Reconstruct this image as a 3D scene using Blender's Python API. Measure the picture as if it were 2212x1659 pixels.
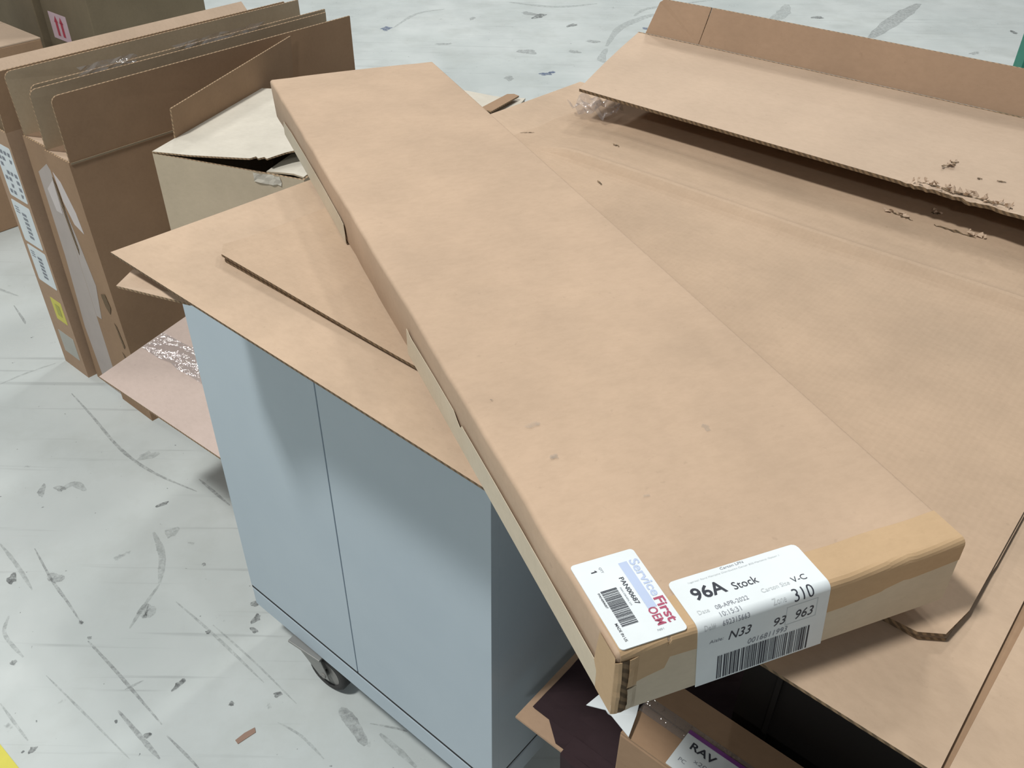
import bpy, bmesh, math, random
from mathutils import Vector, Matrix
random.seed(7)
for o in list(bpy.data.objects):
    bpy.data.objects.remove(o, do_unlink=True)
scn = bpy.context.scene
C = scn.collection

# ------------------------------------------------------------------ camera
cam_d = bpy.data.cameras.new('camera')
cam_d.sensor_fit = 'HORIZONTAL'; cam_d.sensor_width = 36.0
cam_d.lens = 1950.0 / 2212.0 * 36.0
cam_d.clip_start = 0.05; cam_d.clip_end = 100
cam = bpy.data.objects.new('camera', cam_d); C.objects.link(cam)
right = Vector((0.99990194, 0.00846302, 0.01115708))
up = Vector((-0.01400368, 0.60428282, 0.79664683))
back = Vector((0.0, -0.79672495, 0.60434208))
m = Matrix.Identity(4)
for i, v in enumerate((right, up, back)):
    for j in range(3):
        m[j][i] = v[j]
m.translation = (0, 0, 1.7)
cam.matrix_world = m
scn.camera = cam

# ------------------------------------------------------------------ world + ceiling lamps + exposure
w = bpy.data.worlds.new('hall_light'); scn.world = w; w.use_nodes = True
bg = w.node_tree.nodes['Background']
bg.inputs[0].default_value = (0.86, 0.94, 1.0, 1); bg.inputs[1].default_value = 0.13
LAMPS = [  # ceiling high-bay fixtures: x, y, z, side, watts
    (-2.05, 0.0, 5.6, 0.55, 258),
    (-1.6, -6.2, 5.6, 0.7, 180),
    (0.2, 5.8, 5.6, 0.6, 90),
    (2.3, 5.0, 5.6, 0.6, 115),
    (-5.5, 5.4, 5.6, 0.8, 100),
    (-2.5, 10.0, 5.6, 0.8, 240),
    (3.4, 9.5, 5.6, 0.8, 150),
]
for (x, y, z, sd_, p) in LAMPS:
    ld = bpy.data.lights.new('ceiling_lamp', 'AREA')
    ld.shape = 'SQUARE'; ld.size = sd_; ld.energy = p
    ld.color = (1.0, 0.975, 0.93)
    lo = bpy.data.objects.new('ceiling_lamp', ld); C.objects.link(lo); lo.location = (x, y, z)
vs = scn.view_settings
vs.view_transform = 'Standard'; vs.look = 'None'; vs.gamma = 1.0; vs.use_curve_mapping = False
vs.exposure = 0.0

# ------------------------------------------------------------------ materials
def nodes_of(name):
    mt = bpy.data.materials.new(name); mt.use_nodes = True
    nt = mt.node_tree
    return mt, nt, nt.nodes['Principled BSDF'], nt.nodes, nt.links

def ramp(N, L, src, p0, c0, p1, c1):
    r = N.new('ShaderNodeValToRGB')
    r.color_ramp.elements[0].position = p0; r.color_ramp.elements[0].color = (*c0, 1)
    r.color_ramp.elements[1].position = p1; r.color_ramp.elements[1].color = (*c1, 1)
    L.new(src, r.inputs[0]); return r

def noise(N, L, co, scale, detail=4, rough=0.6):
    n = N.new('ShaderNodeTexNoise'); n.inputs['Scale'].default_value = scale
    n.inputs['Detail'].default_value = detail; n.inputs['Roughness'].default_value = rough
    L.new(co, n.inputs['Vector']); return n.outputs[0]

def mixc(N, L, fac, a, b, mode='MIX'):
    mx = N.new('ShaderNodeMix'); mx.data_type = 'RGBA'; mx.blend_type = mode
    for s, v in ((0, fac), (6, a), (7, b)):
        if isinstance(v, (int, float)): mx.inputs[s].default_value = v
        elif isinstance(v, tuple): mx.inputs[s].default_value = (*v, 1)
        else: L.new(v, mx.inputs[s])
    return mx.outputs[2]

def mapping(N, L, scale=(1, 1, 1), rotz=0.0, loc=(0, 0, 0)):
    tc = N.new('ShaderNodeTexCoord'); mp = N.new('ShaderNodeMapping')
    mp.inputs['Scale'].default_value = scale; mp.inputs['Rotation'].default_value = (0, 0, rotz)
    mp.inputs['Location'].default_value = loc
    L.new(tc.outputs['Object'], mp.inputs['Vector']); return mp.outputs[0]

def kraft(name, col, var=0.07, rough=0.78, flutes=0.0, speck=0.10, grime=0.10):
    """paper board: cloudy tint, fine fibres along the web, small dark flecks"""
    mt, nt, b, N, L = nodes_of(name)
    co = mapping(N, L)
    lo = tuple(c * (1 - var * 1.3) for c in col); hi = tuple(min(1, c * (1 + var)) for c in col)
    base = ramp(N, L, noise(N, L, co, 5.5, 5, 0.6), 0.32, lo, 0.70, hi).outputs[0]
    cof = mapping(N, L, (60, 110, 110))
    fib = ramp(N, L, noise(N, L, cof, 1.0, 3, 0.7), 0.30, (0.965, 0.962, 0.955), 0.62, (1.02, 1.02, 1.02)).outputs[0]
    base = mixc(N, L, 1.0, base, fib, 'MULTIPLY')
    gr = ramp(N, L, noise(N, L, co, 2.2, 6, 0.7), 0.56, (0, 0, 0), 0.80, (1, 1, 1)).outputs[0]
    mg = N.new('ShaderNodeMath'); mg.operation = 'MULTIPLY'; mg.inputs[1].default_value = grime
    L.new(gr, mg.inputs[0])
    base = mixc(N, L, mg.outputs[0], base, (0.20, 0.18, 0.14))
    sp = ramp(N, L, noise(N, L, co, 95, 2, 0.5), 0.70, (0, 0, 0), 0.78, (1, 1, 1)).outputs[0]
    ms = N.new('ShaderNodeMath'); ms.operation = 'MULTIPLY'; ms.inputs[1].default_value = speck * 2
    L.new(sp, ms.inputs[0])
    base = mixc(N, L, ms.outputs[0], base, tuple(c * 0.55 for c in col))
    L.new(base, b.inputs['Base Color'])
    b.inputs['Roughness'].default_value = rough
    b.inputs['Specular IOR Level'].default_value = 0.25
    bp = N.new('ShaderNodeBump'); bp.inputs['Strength'].default_value = 0.10; bp.inputs['Distance'].default_value = 0.004
    L.new(noise(N, L, co, 26, 4, 0.6), bp.inputs['Height'])
    if flutes:
        wv = N.new('ShaderNodeTexWave'); wv.wave_type = 'BANDS'; wv.bands_direction = 'X'
        wv.inputs['Scale'].default_value = 36; wv.inputs['Distortion'].default_value = 1.5
        wv.inputs['Detail'].default_value = 1; wv.inputs['Detail Scale'].default_value = 4
        L.new(co, wv.inputs['Vector'])
        b2 = N.new('ShaderNodeBump'); b2.inputs['Strength'].default_value = flutes; b2.inputs['Distance'].default_value = 0.003
        L.new(wv.outputs[1], b2.inputs['Height']); L.new(bp.outputs[0], b2.inputs['Normal'])
        L.new(b2.outputs[0], b.inputs['Normal'])
    else:
        L.new(bp.outputs[0], b.inputs['Normal'])
    return mt

def board_edge(name, col):
    """cut edge of corrugated board: liners and flutes"""
    mt, nt, b, N, L = nodes_of(name)
    co = mapping(N, L)
    wv = N.new('ShaderNodeTexWave'); wv.bands_direction = 'DIAGONAL'
    wv.inputs['Scale'].default_value = 55; wv.inputs['Distortion'].default_value = 3; wv.inputs['Detail'].default_value = 2
    L.new(co, wv.inputs['Vector'])
    r = ramp(N, L, wv.outputs[1], 0.25, tuple(c * 0.5 for c in col), 0.75, col)
    L.new(r.outputs[0], b.inputs['Base Color']); b.inputs['Roughness'].default_value = 0.9
    return mt

def flat(name, col, rough=0.6, spec=0.3, metal=0.0):
    mt, nt, b, N, L = nodes_of(name)
    co = mapping(N, L)
    r = ramp(N, L, noise(N, L, co, 18, 4), 0.3, tuple(c * 0.95 for c in col), 0.7, tuple(min(1, c * 1.03) for c in col))
    L.new(r.outputs[0], b.inputs['Base Color'])
    b.inputs['Roughness'].default_value = rough; b.inputs['Specular IOR Level'].default_value = spec
    b.inputs['Metallic'].default_value = metal
    return mt

M = {}
M['kraft'] = kraft('kraft_board', (0.475, 0.352, 0.252))
M['kraft_sheet'] = kraft('kraft_sheet_board', (0.480, 0.362, 0.262), var=0.09, grime=0.16)
M['kraft_flute'] = kraft('kraft_washboard', (0.455, 0.338, 0.240), var=0.07, flutes=0.035, grime=0.16)
M['kraft_flap'] = kraft('kraft_pale_flap', (0.505, 0.388, 0.290), var=0.05, grime=0.08)
M['kraft_brown'] = kraft('kraft_brown_side', (0.325, 0.215, 0.135))
M['kraft_tan'] = kraft('kraft_tan_carton', (0.410, 0.285, 0.195), var=0.06)
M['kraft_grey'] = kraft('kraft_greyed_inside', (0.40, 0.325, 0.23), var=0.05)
M['kraft_pink'] = kraft('kraft_pinkish', (0.47, 0.385, 0.345), var=0.05)
M['cream'] = kraft('cream_board', (0.50, 0.425, 0.315), var=0.06, grime=0.12)
M['white_board'] = kraft('white_worn_board', (0.56, 0.53, 0.46), var=0.08, grime=0.22)
M['olive'] = kraft('olive_dark_board', (0.20, 0.165, 0.11), var=0.08)  # dark olive board of the far left cartons
M['tan_tape'] = kraft('tan_paper_tape', (0.480, 0.335, 0.195), var=0.05, rough=0.55, speck=0.04)
M['cream_tape'] = kraft('cream_paper_tape', (0.560, 0.490, 0.375), var=0.06, rough=0.5, speck=0.04)
M['edge'] = board_edge('corrugated_edge', (0.36, 0.25, 0.15))
M['edge_dark'] = board_edge('corrugated_edge_dark', (0.20, 0.135, 0.075))
M['paper'] = flat('label_paper', (0.68, 0.745, 0.775), 0.42, 0.4)
M['ink'] = flat('black_ink', (0.035, 0.04, 0.055), 0.6)
M['ink_soft'] = flat('soft_grey_ink', (0.23, 0.25, 0.29), 0.6)
M['ink_pale'] = flat('pale_grey_ink', (0.50, 0.54, 0.56), 0.6)
M['logo_blue'] = flat('pale_blue_ink', (0.44, 0.53, 0.72), 0.5)
M['logo_red'] = flat('crimson_ink', (0.38, 0.075, 0.14), 0.5)
M['purple'] = flat('purple_ink', (0.20, 0.055, 0.26), 0.5)
M['yellow'] = flat('yellow_sticker', (0.62, 0.58, 0.10), 0.5)
M['red'] = flat('red_ink', (0.50, 0.06, 0.10), 0.5)
M['pale_pink'] = flat('pale_pink_label', (0.68, 0.52, 0.58), 0.5)
M['grey_label'] = flat('grey_worn_label', (0.42, 0.42, 0.38), 0.5)
M['rubber'] = flat('black_rubber', (0.045, 0.045, 0.045), 0.7)
M['hub'] = flat('grey_wheel_hub', (0.26, 0.26, 0.25), 0.5)
M['zinc'] = flat('zinc_plate', (0.32, 0.32, 0.31), 0.4, 0.5, 0.7)
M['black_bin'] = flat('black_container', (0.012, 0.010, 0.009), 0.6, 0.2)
M['dark_void'] = flat('dark_seam', (0.03, 0.03, 0.032), 0.8)
M['cloth'] = kraft('dark_purple_cloth', (0.036, 0.022, 0.026), var=0.15, rough=0.95, speck=0)
M['green'] = flat('green_rack_paint', (0.035, 0.23, 0.165), 0.45, 0.4)
M['chip'] = flat('brown_paper_chip', (0.30, 0.20, 0.155), 0.8)

def cabinet_mat():
    mt, nt, b, N, L = nodes_of('blue_grey_laminate')
    co = mapping(N, L)
    base = ramp(N, L, noise(N, L, co, 3.0, 4), 0.35, (0.425, 0.515, 0.590), 0.68, (0.460, 0.550, 0.622)).outputs[0]
    sc = mapping(N, L, (3, 30, 9), 0.0)
    st = ramp(N, L, noise(N, L, sc, 1.0, 6, 0.7), 0.66, (0, 0, 0), 0.82, (1, 1, 1)).outputs[0]
    mu = N.new('ShaderNodeMath'); mu.operation = 'MULTIPLY'; mu.inputs[1].default_value = 0.22
    L.new(st, mu.inputs[0])
    base = mixc(N, L, mu.outputs[0], base, (0.20, 0.22, 0.24))
    L.new(base, b.inputs['Base Color']); b.inputs['Roughness'].default_value = 0.38
    b.inputs['Specular IOR Level'].default_value = 0.35
    return mt
M['cabinet'] = cabinet_mat()

def clear_tape(name, op=0.25):
    mt = bpy.data.materials.new(name); mt.use_nodes = True
    nt = mt.node_tree; N = nt.nodes; L = nt.links
    out = N['Material Output']; N.remove(N['Principled BSDF'])
    tr = N.new('ShaderNodeBsdfTransparent'); tr.inputs[0].default_value = (0.93, 0.93, 0.94, 1)
    gl = N.new('ShaderNodeBsdfGlossy'); gl.inputs[0].default_value = (0.95, 0.96, 1, 1); gl.inputs['Roughness'].default_value = 0.06
    tcn = N.new('ShaderNodeTexCoord')
    bp = N.new('ShaderNodeBump'); bp.inputs['Strength'].default_value = 0.5; bp.inputs['Distance'].default_value = 0.01
    L.new(noise(N, L, tcn.outputs['Object'], 45, 3), bp.inputs['Height']); L.new(bp.outputs[0], gl.inputs['Normal'])
    df = N.new('ShaderNodeBsdfDiffuse'); df.inputs[0].default_value = (0.62, 0.60, 0.60, 1)
    m0 = N.new('ShaderNodeMixShader'); m0.inputs[0].default_value = 0.5
    L.new(gl.outputs[0], m0.inputs[1]); L.new(df.outputs[0], m0.inputs[2])
    mx = N.new('ShaderNodeMixShader'); mx.inputs[0].default_value = op
    L.new(tr.outputs[0], mx.inputs[1]); L.new(m0.outputs[0], mx.inputs[2]); L.new(mx.outputs[0], out.inputs[0])
    return mt
M['clear'] = clear_tape('clear_packing_tape', 0.30)
M['clear_thin'] = clear_tape('clear_tape_strip', 0.20)

def floor_mat():
    mt, nt, b, N, L = nodes_of('worn_painted_concrete')
    co = mapping(N, L)
    base = ramp(N, L, noise(N, L, co, 1.1, 6, 0.62), 0.30, (0.450, 0.500, 0.500), 0.70, (0.560, 0.605, 0.605)).outputs[0]
    worn = ramp(N, L, noise(N, L, co, 3.4, 8, 0.68), 0.48, (0, 0, 0), 0.66, (1, 1, 1)).outputs[0]
    mu = N.new('ShaderNodeMath'); mu.operation = 'MULTIPLY'; mu.inputs[1].default_value = 0.40; L.new(worn, mu.inputs[0])
    base = mixc(N, L, mu.outputs[0], base, (0.40, 0.435, 0.42))
    # long tyre / drag scratches running one way across the slab
    sc = mapping(N, L, (0.7, 26, 1), math.radians(47))
    s1 = ramp(N, L, noise(N, L, sc, 1.6, 4, 0.6), 0.60, (0, 0, 0), 0.68, (1, 1, 1)).outputs[0]
    m2 = N.new('ShaderNodeMath'); m2.operation = 'MULTIPLY'; m2.inputs[1].default_value = 0.32; L.new(s1, m2.inputs[0])
    base = mixc(N, L, m2.outputs[0], base, (0.24, 0.265, 0.27))
    sc2 = mapping(N, L, (1.2, 40, 1), math.radians(-20), (3, 1, 0))
    s2 = ramp(N, L, noise(N, L, sc2, 1.3, 4, 0.6), 0.67, (0, 0, 0), 0.72, (1, 1, 1)).outputs[0]
    m3 = N.new('ShaderNodeMath'); m3.operation = 'MULTIPLY'; m3.inputs[1].default_value = 0.25; L.new(s2, m3.inputs[0])
    base = mixc(N, L, m3.outputs[0], base, (0.25, 0.28, 0.28))
    # black specks and chips
    k1 = ramp(N, L, noise(N, L, co, 13, 5, 0.6), 0.685, (0, 0, 0), 0.74, (1, 1, 1)).outputs[0]
    m4 = N.new('ShaderNodeMath'); m4.operation = 'MULTIPLY'; m4.inputs[1].default_value = 0.55; L.new(k1, m4.inputs[0])
    base = mixc(N, L, m4.outputs[0], base, (0.16, 0.18, 0.185))
    k2 = ramp(N, L, noise(N, L, co, 55, 2, 0.5), 0.735, (0, 0, 0), 0.77, (1, 1, 1)).outputs[0]
    m5 = N.new('ShaderNodeMath'); m5.operation = 'MULTIPLY'; m5.inputs[1].default_value = 0.8; L.new(k2, m5.inputs[0])
    base = mixc(N, L, m5.outputs[0], base, (0.06, 0.07, 0.075))
    L.new(base, b.inputs['Base Color'])
    rr = ramp(N, L, noise(N, L, co, 2.3, 6, 0.65), 0.35, (0.26, 0.26, 0.26), 0.70, (0.52, 0.52, 0.52))
    L.new(rr.outputs[0], b.inputs['Roughness']); b.inputs['Specular IOR Level'].default_value = 0.5
    bp = N.new('ShaderNodeBump'); bp.inputs['Strength'].default_value = 0.12; bp.inputs['Distance'].default_value = 0.004
    L.new(noise(N, L, co, 9, 6, 0.6), bp.inputs['Height']); L.new(bp.outputs[0], b.inputs['Normal'])
    return mt
M['floor'] = floor_mat()

def scuff_mat(name, col, dens):
    mt, nt, b, N, L = nodes_of(name)
    co = mapping(N, L)
    b.inputs['Base Color'].default_value = (*col, 1); b.inputs['Roughness'].default_value = 0.6
    r = ramp(N, L, noise(N, L, co, 55, 8, 0.8), 0.36, (0, 0, 0), 0.66, (dens, dens, dens))
    L.new(r.outputs[0], b.inputs['Alpha']); return mt
M['scuff'] = scuff_mat('rubber_scuff', (0.20, 0.21, 0.215), 0.5)
M['scuff_soft'] = scuff_mat('rubber_scuff_soft', (0.24, 0.26, 0.26), 0.36)
M['blot'] = scuff_mat('dark_blot', (0.07, 0.075, 0.08), 0.8)
M['blue_chip'] = scuff_mat('blue_paint_fleck', (0.06, 0.10, 0.22), 1.0)

# ------------------------------------------------------------------ mesh helpers
class MB:
    def __init__(s): s.v = []; s.f = []; s.mi = []
    def add(s, vs, fs, mi=0):
        o = len(s.v); s.v += [tuple(v) for v in vs]
        for k, f in enumerate(fs):
            s.f.append([i + o for i in f]); s.mi.append(mi[k] if isinstance(mi, list) else mi)
    def box(s, x0, x1, y0, y1, z0, z1, mi=0):
        s.add([(x, y, z) for z in (z0, z1) for y in (y0, y1) for x in (x0, x1)],
              [(0, 2, 3, 1), (4, 5, 7, 6), (0, 1, 5, 4), (2, 6, 7, 3), (0, 4, 6, 2), (1, 3, 7, 5)], mi)
    def prism(s, poly, ext, cap=0, side=1):
        """closed slab: polygon + extrude vector"""
        n = len(poly); e = Vector(ext)
        a = [Vector(p) for p in poly]; b = [p + e for p in a]
        nrm = Vector((0, 0, 0))
        for i in range(n): nrm += a[i].cross(a[(i + 1) % n])
        flip = nrm.dot(e) > 0
        fs = [list(range(n)), [n + n - 1 - i for i in range(n)]]
        fs += [[(i + 1) % n, i, n + i, n + (i + 1) % n] for i in range(n)]
        if flip: fs = [list(reversed(f)) for f in fs]
        s.add(a + b, fs, [cap, cap] + [side] * n)
    def tube(s, p0, p1, r, seg=16, mi=0, r1=None):
        p0 = Vector(p0); p1 = Vector(p1); d = (p1 - p0).normalized()
        t = Vector((0, 0, 1)) if abs(d.z) < 0.9 else Vector((1, 0, 0))
        x = d.cross(t).normalized(); y = d.cross(x)
        r1 = r if r1 is None else r1
        vs = []
        for p, rr in ((p0, r), (p1, r1)):
            vs += [p + x * rr * math.cos(2 * math.pi * k / seg) + y * rr * math.sin(2 * math.pi * k / seg) for k in range(seg)]
        fs = [[k, (k + 1) % seg, seg + (k + 1) % seg, seg + k] for k in range(seg)]
        fs += [list(range(seg - 1, -1, -1)), list(range(seg, 2 * seg))]
        s.add(vs, fs, mi)
    def lathe(s, c, axis, prof, seg=28, mi=0):
        """prof: (offset along axis, radius) closed ring around an axis"""
        c = Vector(c); d = Vector(axis).normalized()
        t = Vector((0, 0, 1)) if abs(d.z) < 0.9 else Vector((1, 0, 0))
        x = d.cross(t).normalized(); y = d.cross(x); n = len(prof); vs = []; fs = []
        for k in range(seg):
            a = 2 * math.pi * k / seg
            for (o, r) in prof: vs.append(c + d * o + (x * math.cos(a) + y * math.sin(a)) * r)
        for k in range(seg):
            for i in range(n):
                j = (i + 1) % n; k2 = (k + 1) % seg
                fs.append([k * n + i, k * n + j, k2 * n + j, k2 * n + i])
        s.add(vs, fs, mi)
    def grid(s, pts, mi=0):
        """pts[i][j] single-sided sheet"""
        R = len(pts); Q = len(pts[0])
        s.add([p for row in pts for p in row],
              [[i * Q + j, i * Q + j + 1, (i + 1) * Q + j + 1, (i + 1) * Q + j] for i in range(R - 1) for j in range(Q - 1)], mi)
    def shell(s, top, bot, cap=0, side=1):
        """closed slab from two equal grids"""
        R = len(top); Q = len(top[0]); o = R * Q
        vs = [p for row in top for p in row] + [p for row in bot for p in row]
        fs = []; mi = []
        for i in range(R - 1):
            for j in range(Q - 1):
                a = [i * Q + j, i * Q + j + 1, (i + 1) * Q + j + 1, (i + 1) * Q + j]
                fs.append(a); mi.append(cap); fs.append([x + o for x in reversed(a)]); mi.append(cap)
        rim = [j for j in range(Q)] + [i * Q + Q - 1 for i in range(1, R)] + [(R - 1) * Q + j for j in range(Q - 2, -1, -1)] + [i * Q for i in range(R - 2, 0, -1)]
        for k in range(len(rim)):
            a, b2 = rim[k], rim[(k + 1) % len(rim)]
            fs.append([b2, a, a + o, b2 + o]); mi.append(side)
        s.add(vs, fs, mi)
    def build(s, name, mats, parent=None, smooth=False, bevel=0.0, recalc=True, label=None):
        me = bpy.data.meshes.new(name); me.from_pydata(s.v, [], s.f)
        mats = mats if isinstance(mats, (list, tuple)) else [mats]
        for mt in mats: me.materials.append(M[mt] if isinstance(mt, str) else mt)
        for p, i in zip(me.polygons, s.mi): p.material_index = min(i, len(mats) - 1); p.use_smooth = smooth
        if recalc:
            bm = bmesh.new(); bm.from_mesh(me); bmesh.ops.recalc_face_normals(bm, faces=bm.faces); bm.to_mesh(me); bm.free()
        o = bpy.data.objects.new(name, me); C.objects.link(o)
        if parent: o.parent = parent
        if bevel:
            bv = o.modifiers.new('bevel', 'BEVEL'); bv.width = bevel; bv.segments = 2; bv.limit_method = 'ANGLE'; bv.angle_limit = math.radians(40)
        if label: o['label'] = label
        return o

# the pile, the cabinet and the cartons all stand square to one another: a frame turned on the floor
PHI = math.atan2(-0.6396, 0.7687); OX, OY = -0.5535, 1.2797
E1 = Vector((math.cos(PHI), math.sin(PHI), 0)); E2 = Vector((-math.sin(PHI), math.cos(PHI), 0))
def W(a, b, z=0.0): return Vector((OX, OY, 0)) + E1 * a + E2 * b + Vector((0, 0, z))
# the pile on the cabinet: its sheets and boxes are drawn in units of PS metres
PS = 0.78; PX, PY = -0.4317, 0.9982
def PW(a, b, z): return Vector((PX, PY, 0)) + E1 * (a * PS) + E2 * (b * PS) + Vector((0, 0, 0.374 + PS * z))
def thing(name, label, cat, loc, rotz=PHI, group=None):
    o = bpy.data.objects.new(name, None); C.objects.link(o); o.empty_display_size = 0.05
    o.location = loc; o.rotation_euler = (0, 0, rotz); o['label'] = label; o['category'] = cat
    if group: o['group'] = group
    return o
def tag(o, label, cat, group=None):
    o['label'] = label; o['category'] = cat
    if group: o['group'] = group
    return o
def struct(o): o['kind'] = 'structure'; return o

def text_geo(txt, size, bold=0.0, spacing=1.0, shear=0.0):
    cu = bpy.data.curves.new('t', 'FONT'); cu.body = txt; cu.size = size; cu.offset = bold * size
    cu.space_character = spacing; cu.shear = shear; cu.resolution_u = 3
    ob = bpy.data.objects.new('t', cu); C.objects.link(ob)
    dg = bpy.context.evaluated_depsgraph_get(); dg.update()
    me = bpy.data.meshes.new_from_object(ob.evaluated_get(dg))
    vs = [(v.co.x, v.co.y) for v in me.vertices]; fs = [list(p.vertices) for p in me.polygons]
    bpy.data.objects.remove(ob); bpy.data.curves.remove(cu); bpy.data.meshes.remove(me)
    return vs, fs
def text_fit(mb, fn, txt, x0, y0, width, height, bold=0.0, shear=0.0, mi=0, cuts=None):
    """set a line of lettering into the box x0,y0,width,height (cap height) through the surface map fn"""
    vs, fs = text_geo(txt, 1.0, bold, 1.0, shear)
    if not vs: return
    xs = [v[0] for v in vs]; mnx, mxx = min(xs), max(xs)
    cap = 0.73
    sx = width / (mxx - mnx); sy = height / cap
    if cuts:
        me = bpy.data.meshes.new('t'); me.from_pydata([(x0 + (x - mnx) * sx, y0 + y * sy, 0) for x, y in vs], [], fs)
        bm = bmesh.new(); bm.from_mesh(me); bpy.data.meshes.remove(me)
        for c in cuts:
            bmesh.ops.bisect_plane(bm, geom=bm.verts[:] + bm.edges[:] + bm.faces[:], plane_co=(0, c, 0), plane_no=(0, 1, 0))
        bm.verts.index_update()
        mb.add([fn(v.co.x, v.co.y) for v in bm.verts], [[v.index for v in f.verts] for f in bm.faces], mi); bm.free(); return
    mb.add([fn(x0 + (x - mnx) * sx, y0 + y * sy) for x, y in vs], fs, mi)
def barcode(mb, fn, x0, x1, y0, y1, seed, n=60, mi=0):
    rnd = random.Random(seed); ws = [rnd.choice((1, 1, 1.6, 2.2, 1)) for _ in range(n)]
    tot = sum(ws); x = x0
    for k, wd in enumerate(ws):
        dx = (x1 - x0) * wd / tot
        if k % 2 == 0:
            ys = (y0, (y0 + y1) / 2, y1)
            for q in range(2):
                mb.add([fn(x, ys[q]), fn(x + dx, ys[q]), fn(x + dx, ys[q + 1]), fn(x, ys[q + 1])], [[0, 1, 2, 3]], mi)
        x += dx
def line(root, fn, mat, txt, *a, name='printed_text', **k):
    mb = MB(); text_fit(mb, fn, txt, *a, **k); return mb.build(name, mat, root, recalc=False)
def rounded_rect(x0, x1, y0, y1, r, seg=5):
    pts = []
    for cx, cy, a0 in ((x1 - r, y1 - r, 0), (x0 + r, y1 - r, 90), (x0 + r, y0 + r, 180), (x1 - r, y0 + r, 270)):
        for k in range(seg + 1):
            a = math.radians(a0 + 90 * k / seg); pts.append((cx + r * math.cos(a), cy + r * math.sin(a)))
    return pts

# ------------------------------------------------------------------ floor
fl = MB(); fl.add([(-9, -4, 0), (10, -4, 0), (10, 16, 0), (-9, 16, 0)], [[0, 1, 2, 3]])
floor = struct(fl.build('floor', 'floor'))
def ribbon(pts, width, z, mat, name='scuff_mark', taper=True):
    """thin rubber mark along a path on the slab"""
    mb = MB(); n = len(pts); rows = []
    P = [Vector((x, y, 0)) for x, y in pts]
    dense = []
    for i in range(n - 1):
        for k in range(6):
            t = k / 6; p0 = P[max(i - 1, 0)]; p1 = P[i]; p2 = P[i + 1]; p3 = P[min(i + 2, n - 1)]
            dense.append(0.5 * ((2 * p1) + (p2 - p0) * t + (2 * p0 - 5 * p1 + 4 * p2 - p3) * t * t + (3 * p1 - p0 - 3 * p2 + p3) * t ** 3))
    dense.append(P[-1])
    for i, p in enumerate(dense):
        d = (dense[min(i + 1, len(dense) - 1)] - dense[max(i - 1, 0)]).normalized(); nn = Vector((-d.y, d.x, 0))
        wd = width * (0.25 + 0.75 * math.sin(math.pi * (i + 0.5) / len(dense))) if taper else width
        wd *= random.uniform(0.8, 1.15)
        rows.append([p + nn * wd / 2 + Vector((0, 0, z)), p - nn * wd / 2 + Vector((0, 0, z))])
    mb.grid(rows); return mb.build(name, mat, floor)
def blot(x, y, rx, ry, rot, mat='blot', name='floor_blot', z=0.0008):
    mb = MB(); n = 14; c, s = math.cos(rot), math.sin(rot); vs = [(x, y, z)]
    for k in range(n):
        a = 2 * math.pi * k / n; q = random.uniform(0.6, 1.15)
        px, py = rx * q * math.cos(a), ry * q * math.sin(a); vs.append((x + px * c - py * s, y + px * s + py * c, z))
    mb.add(vs, [[0, 1 + k, 1 + (k + 1) % n] for k in range(n)]); return mb.build(name, mat, floor)
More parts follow.
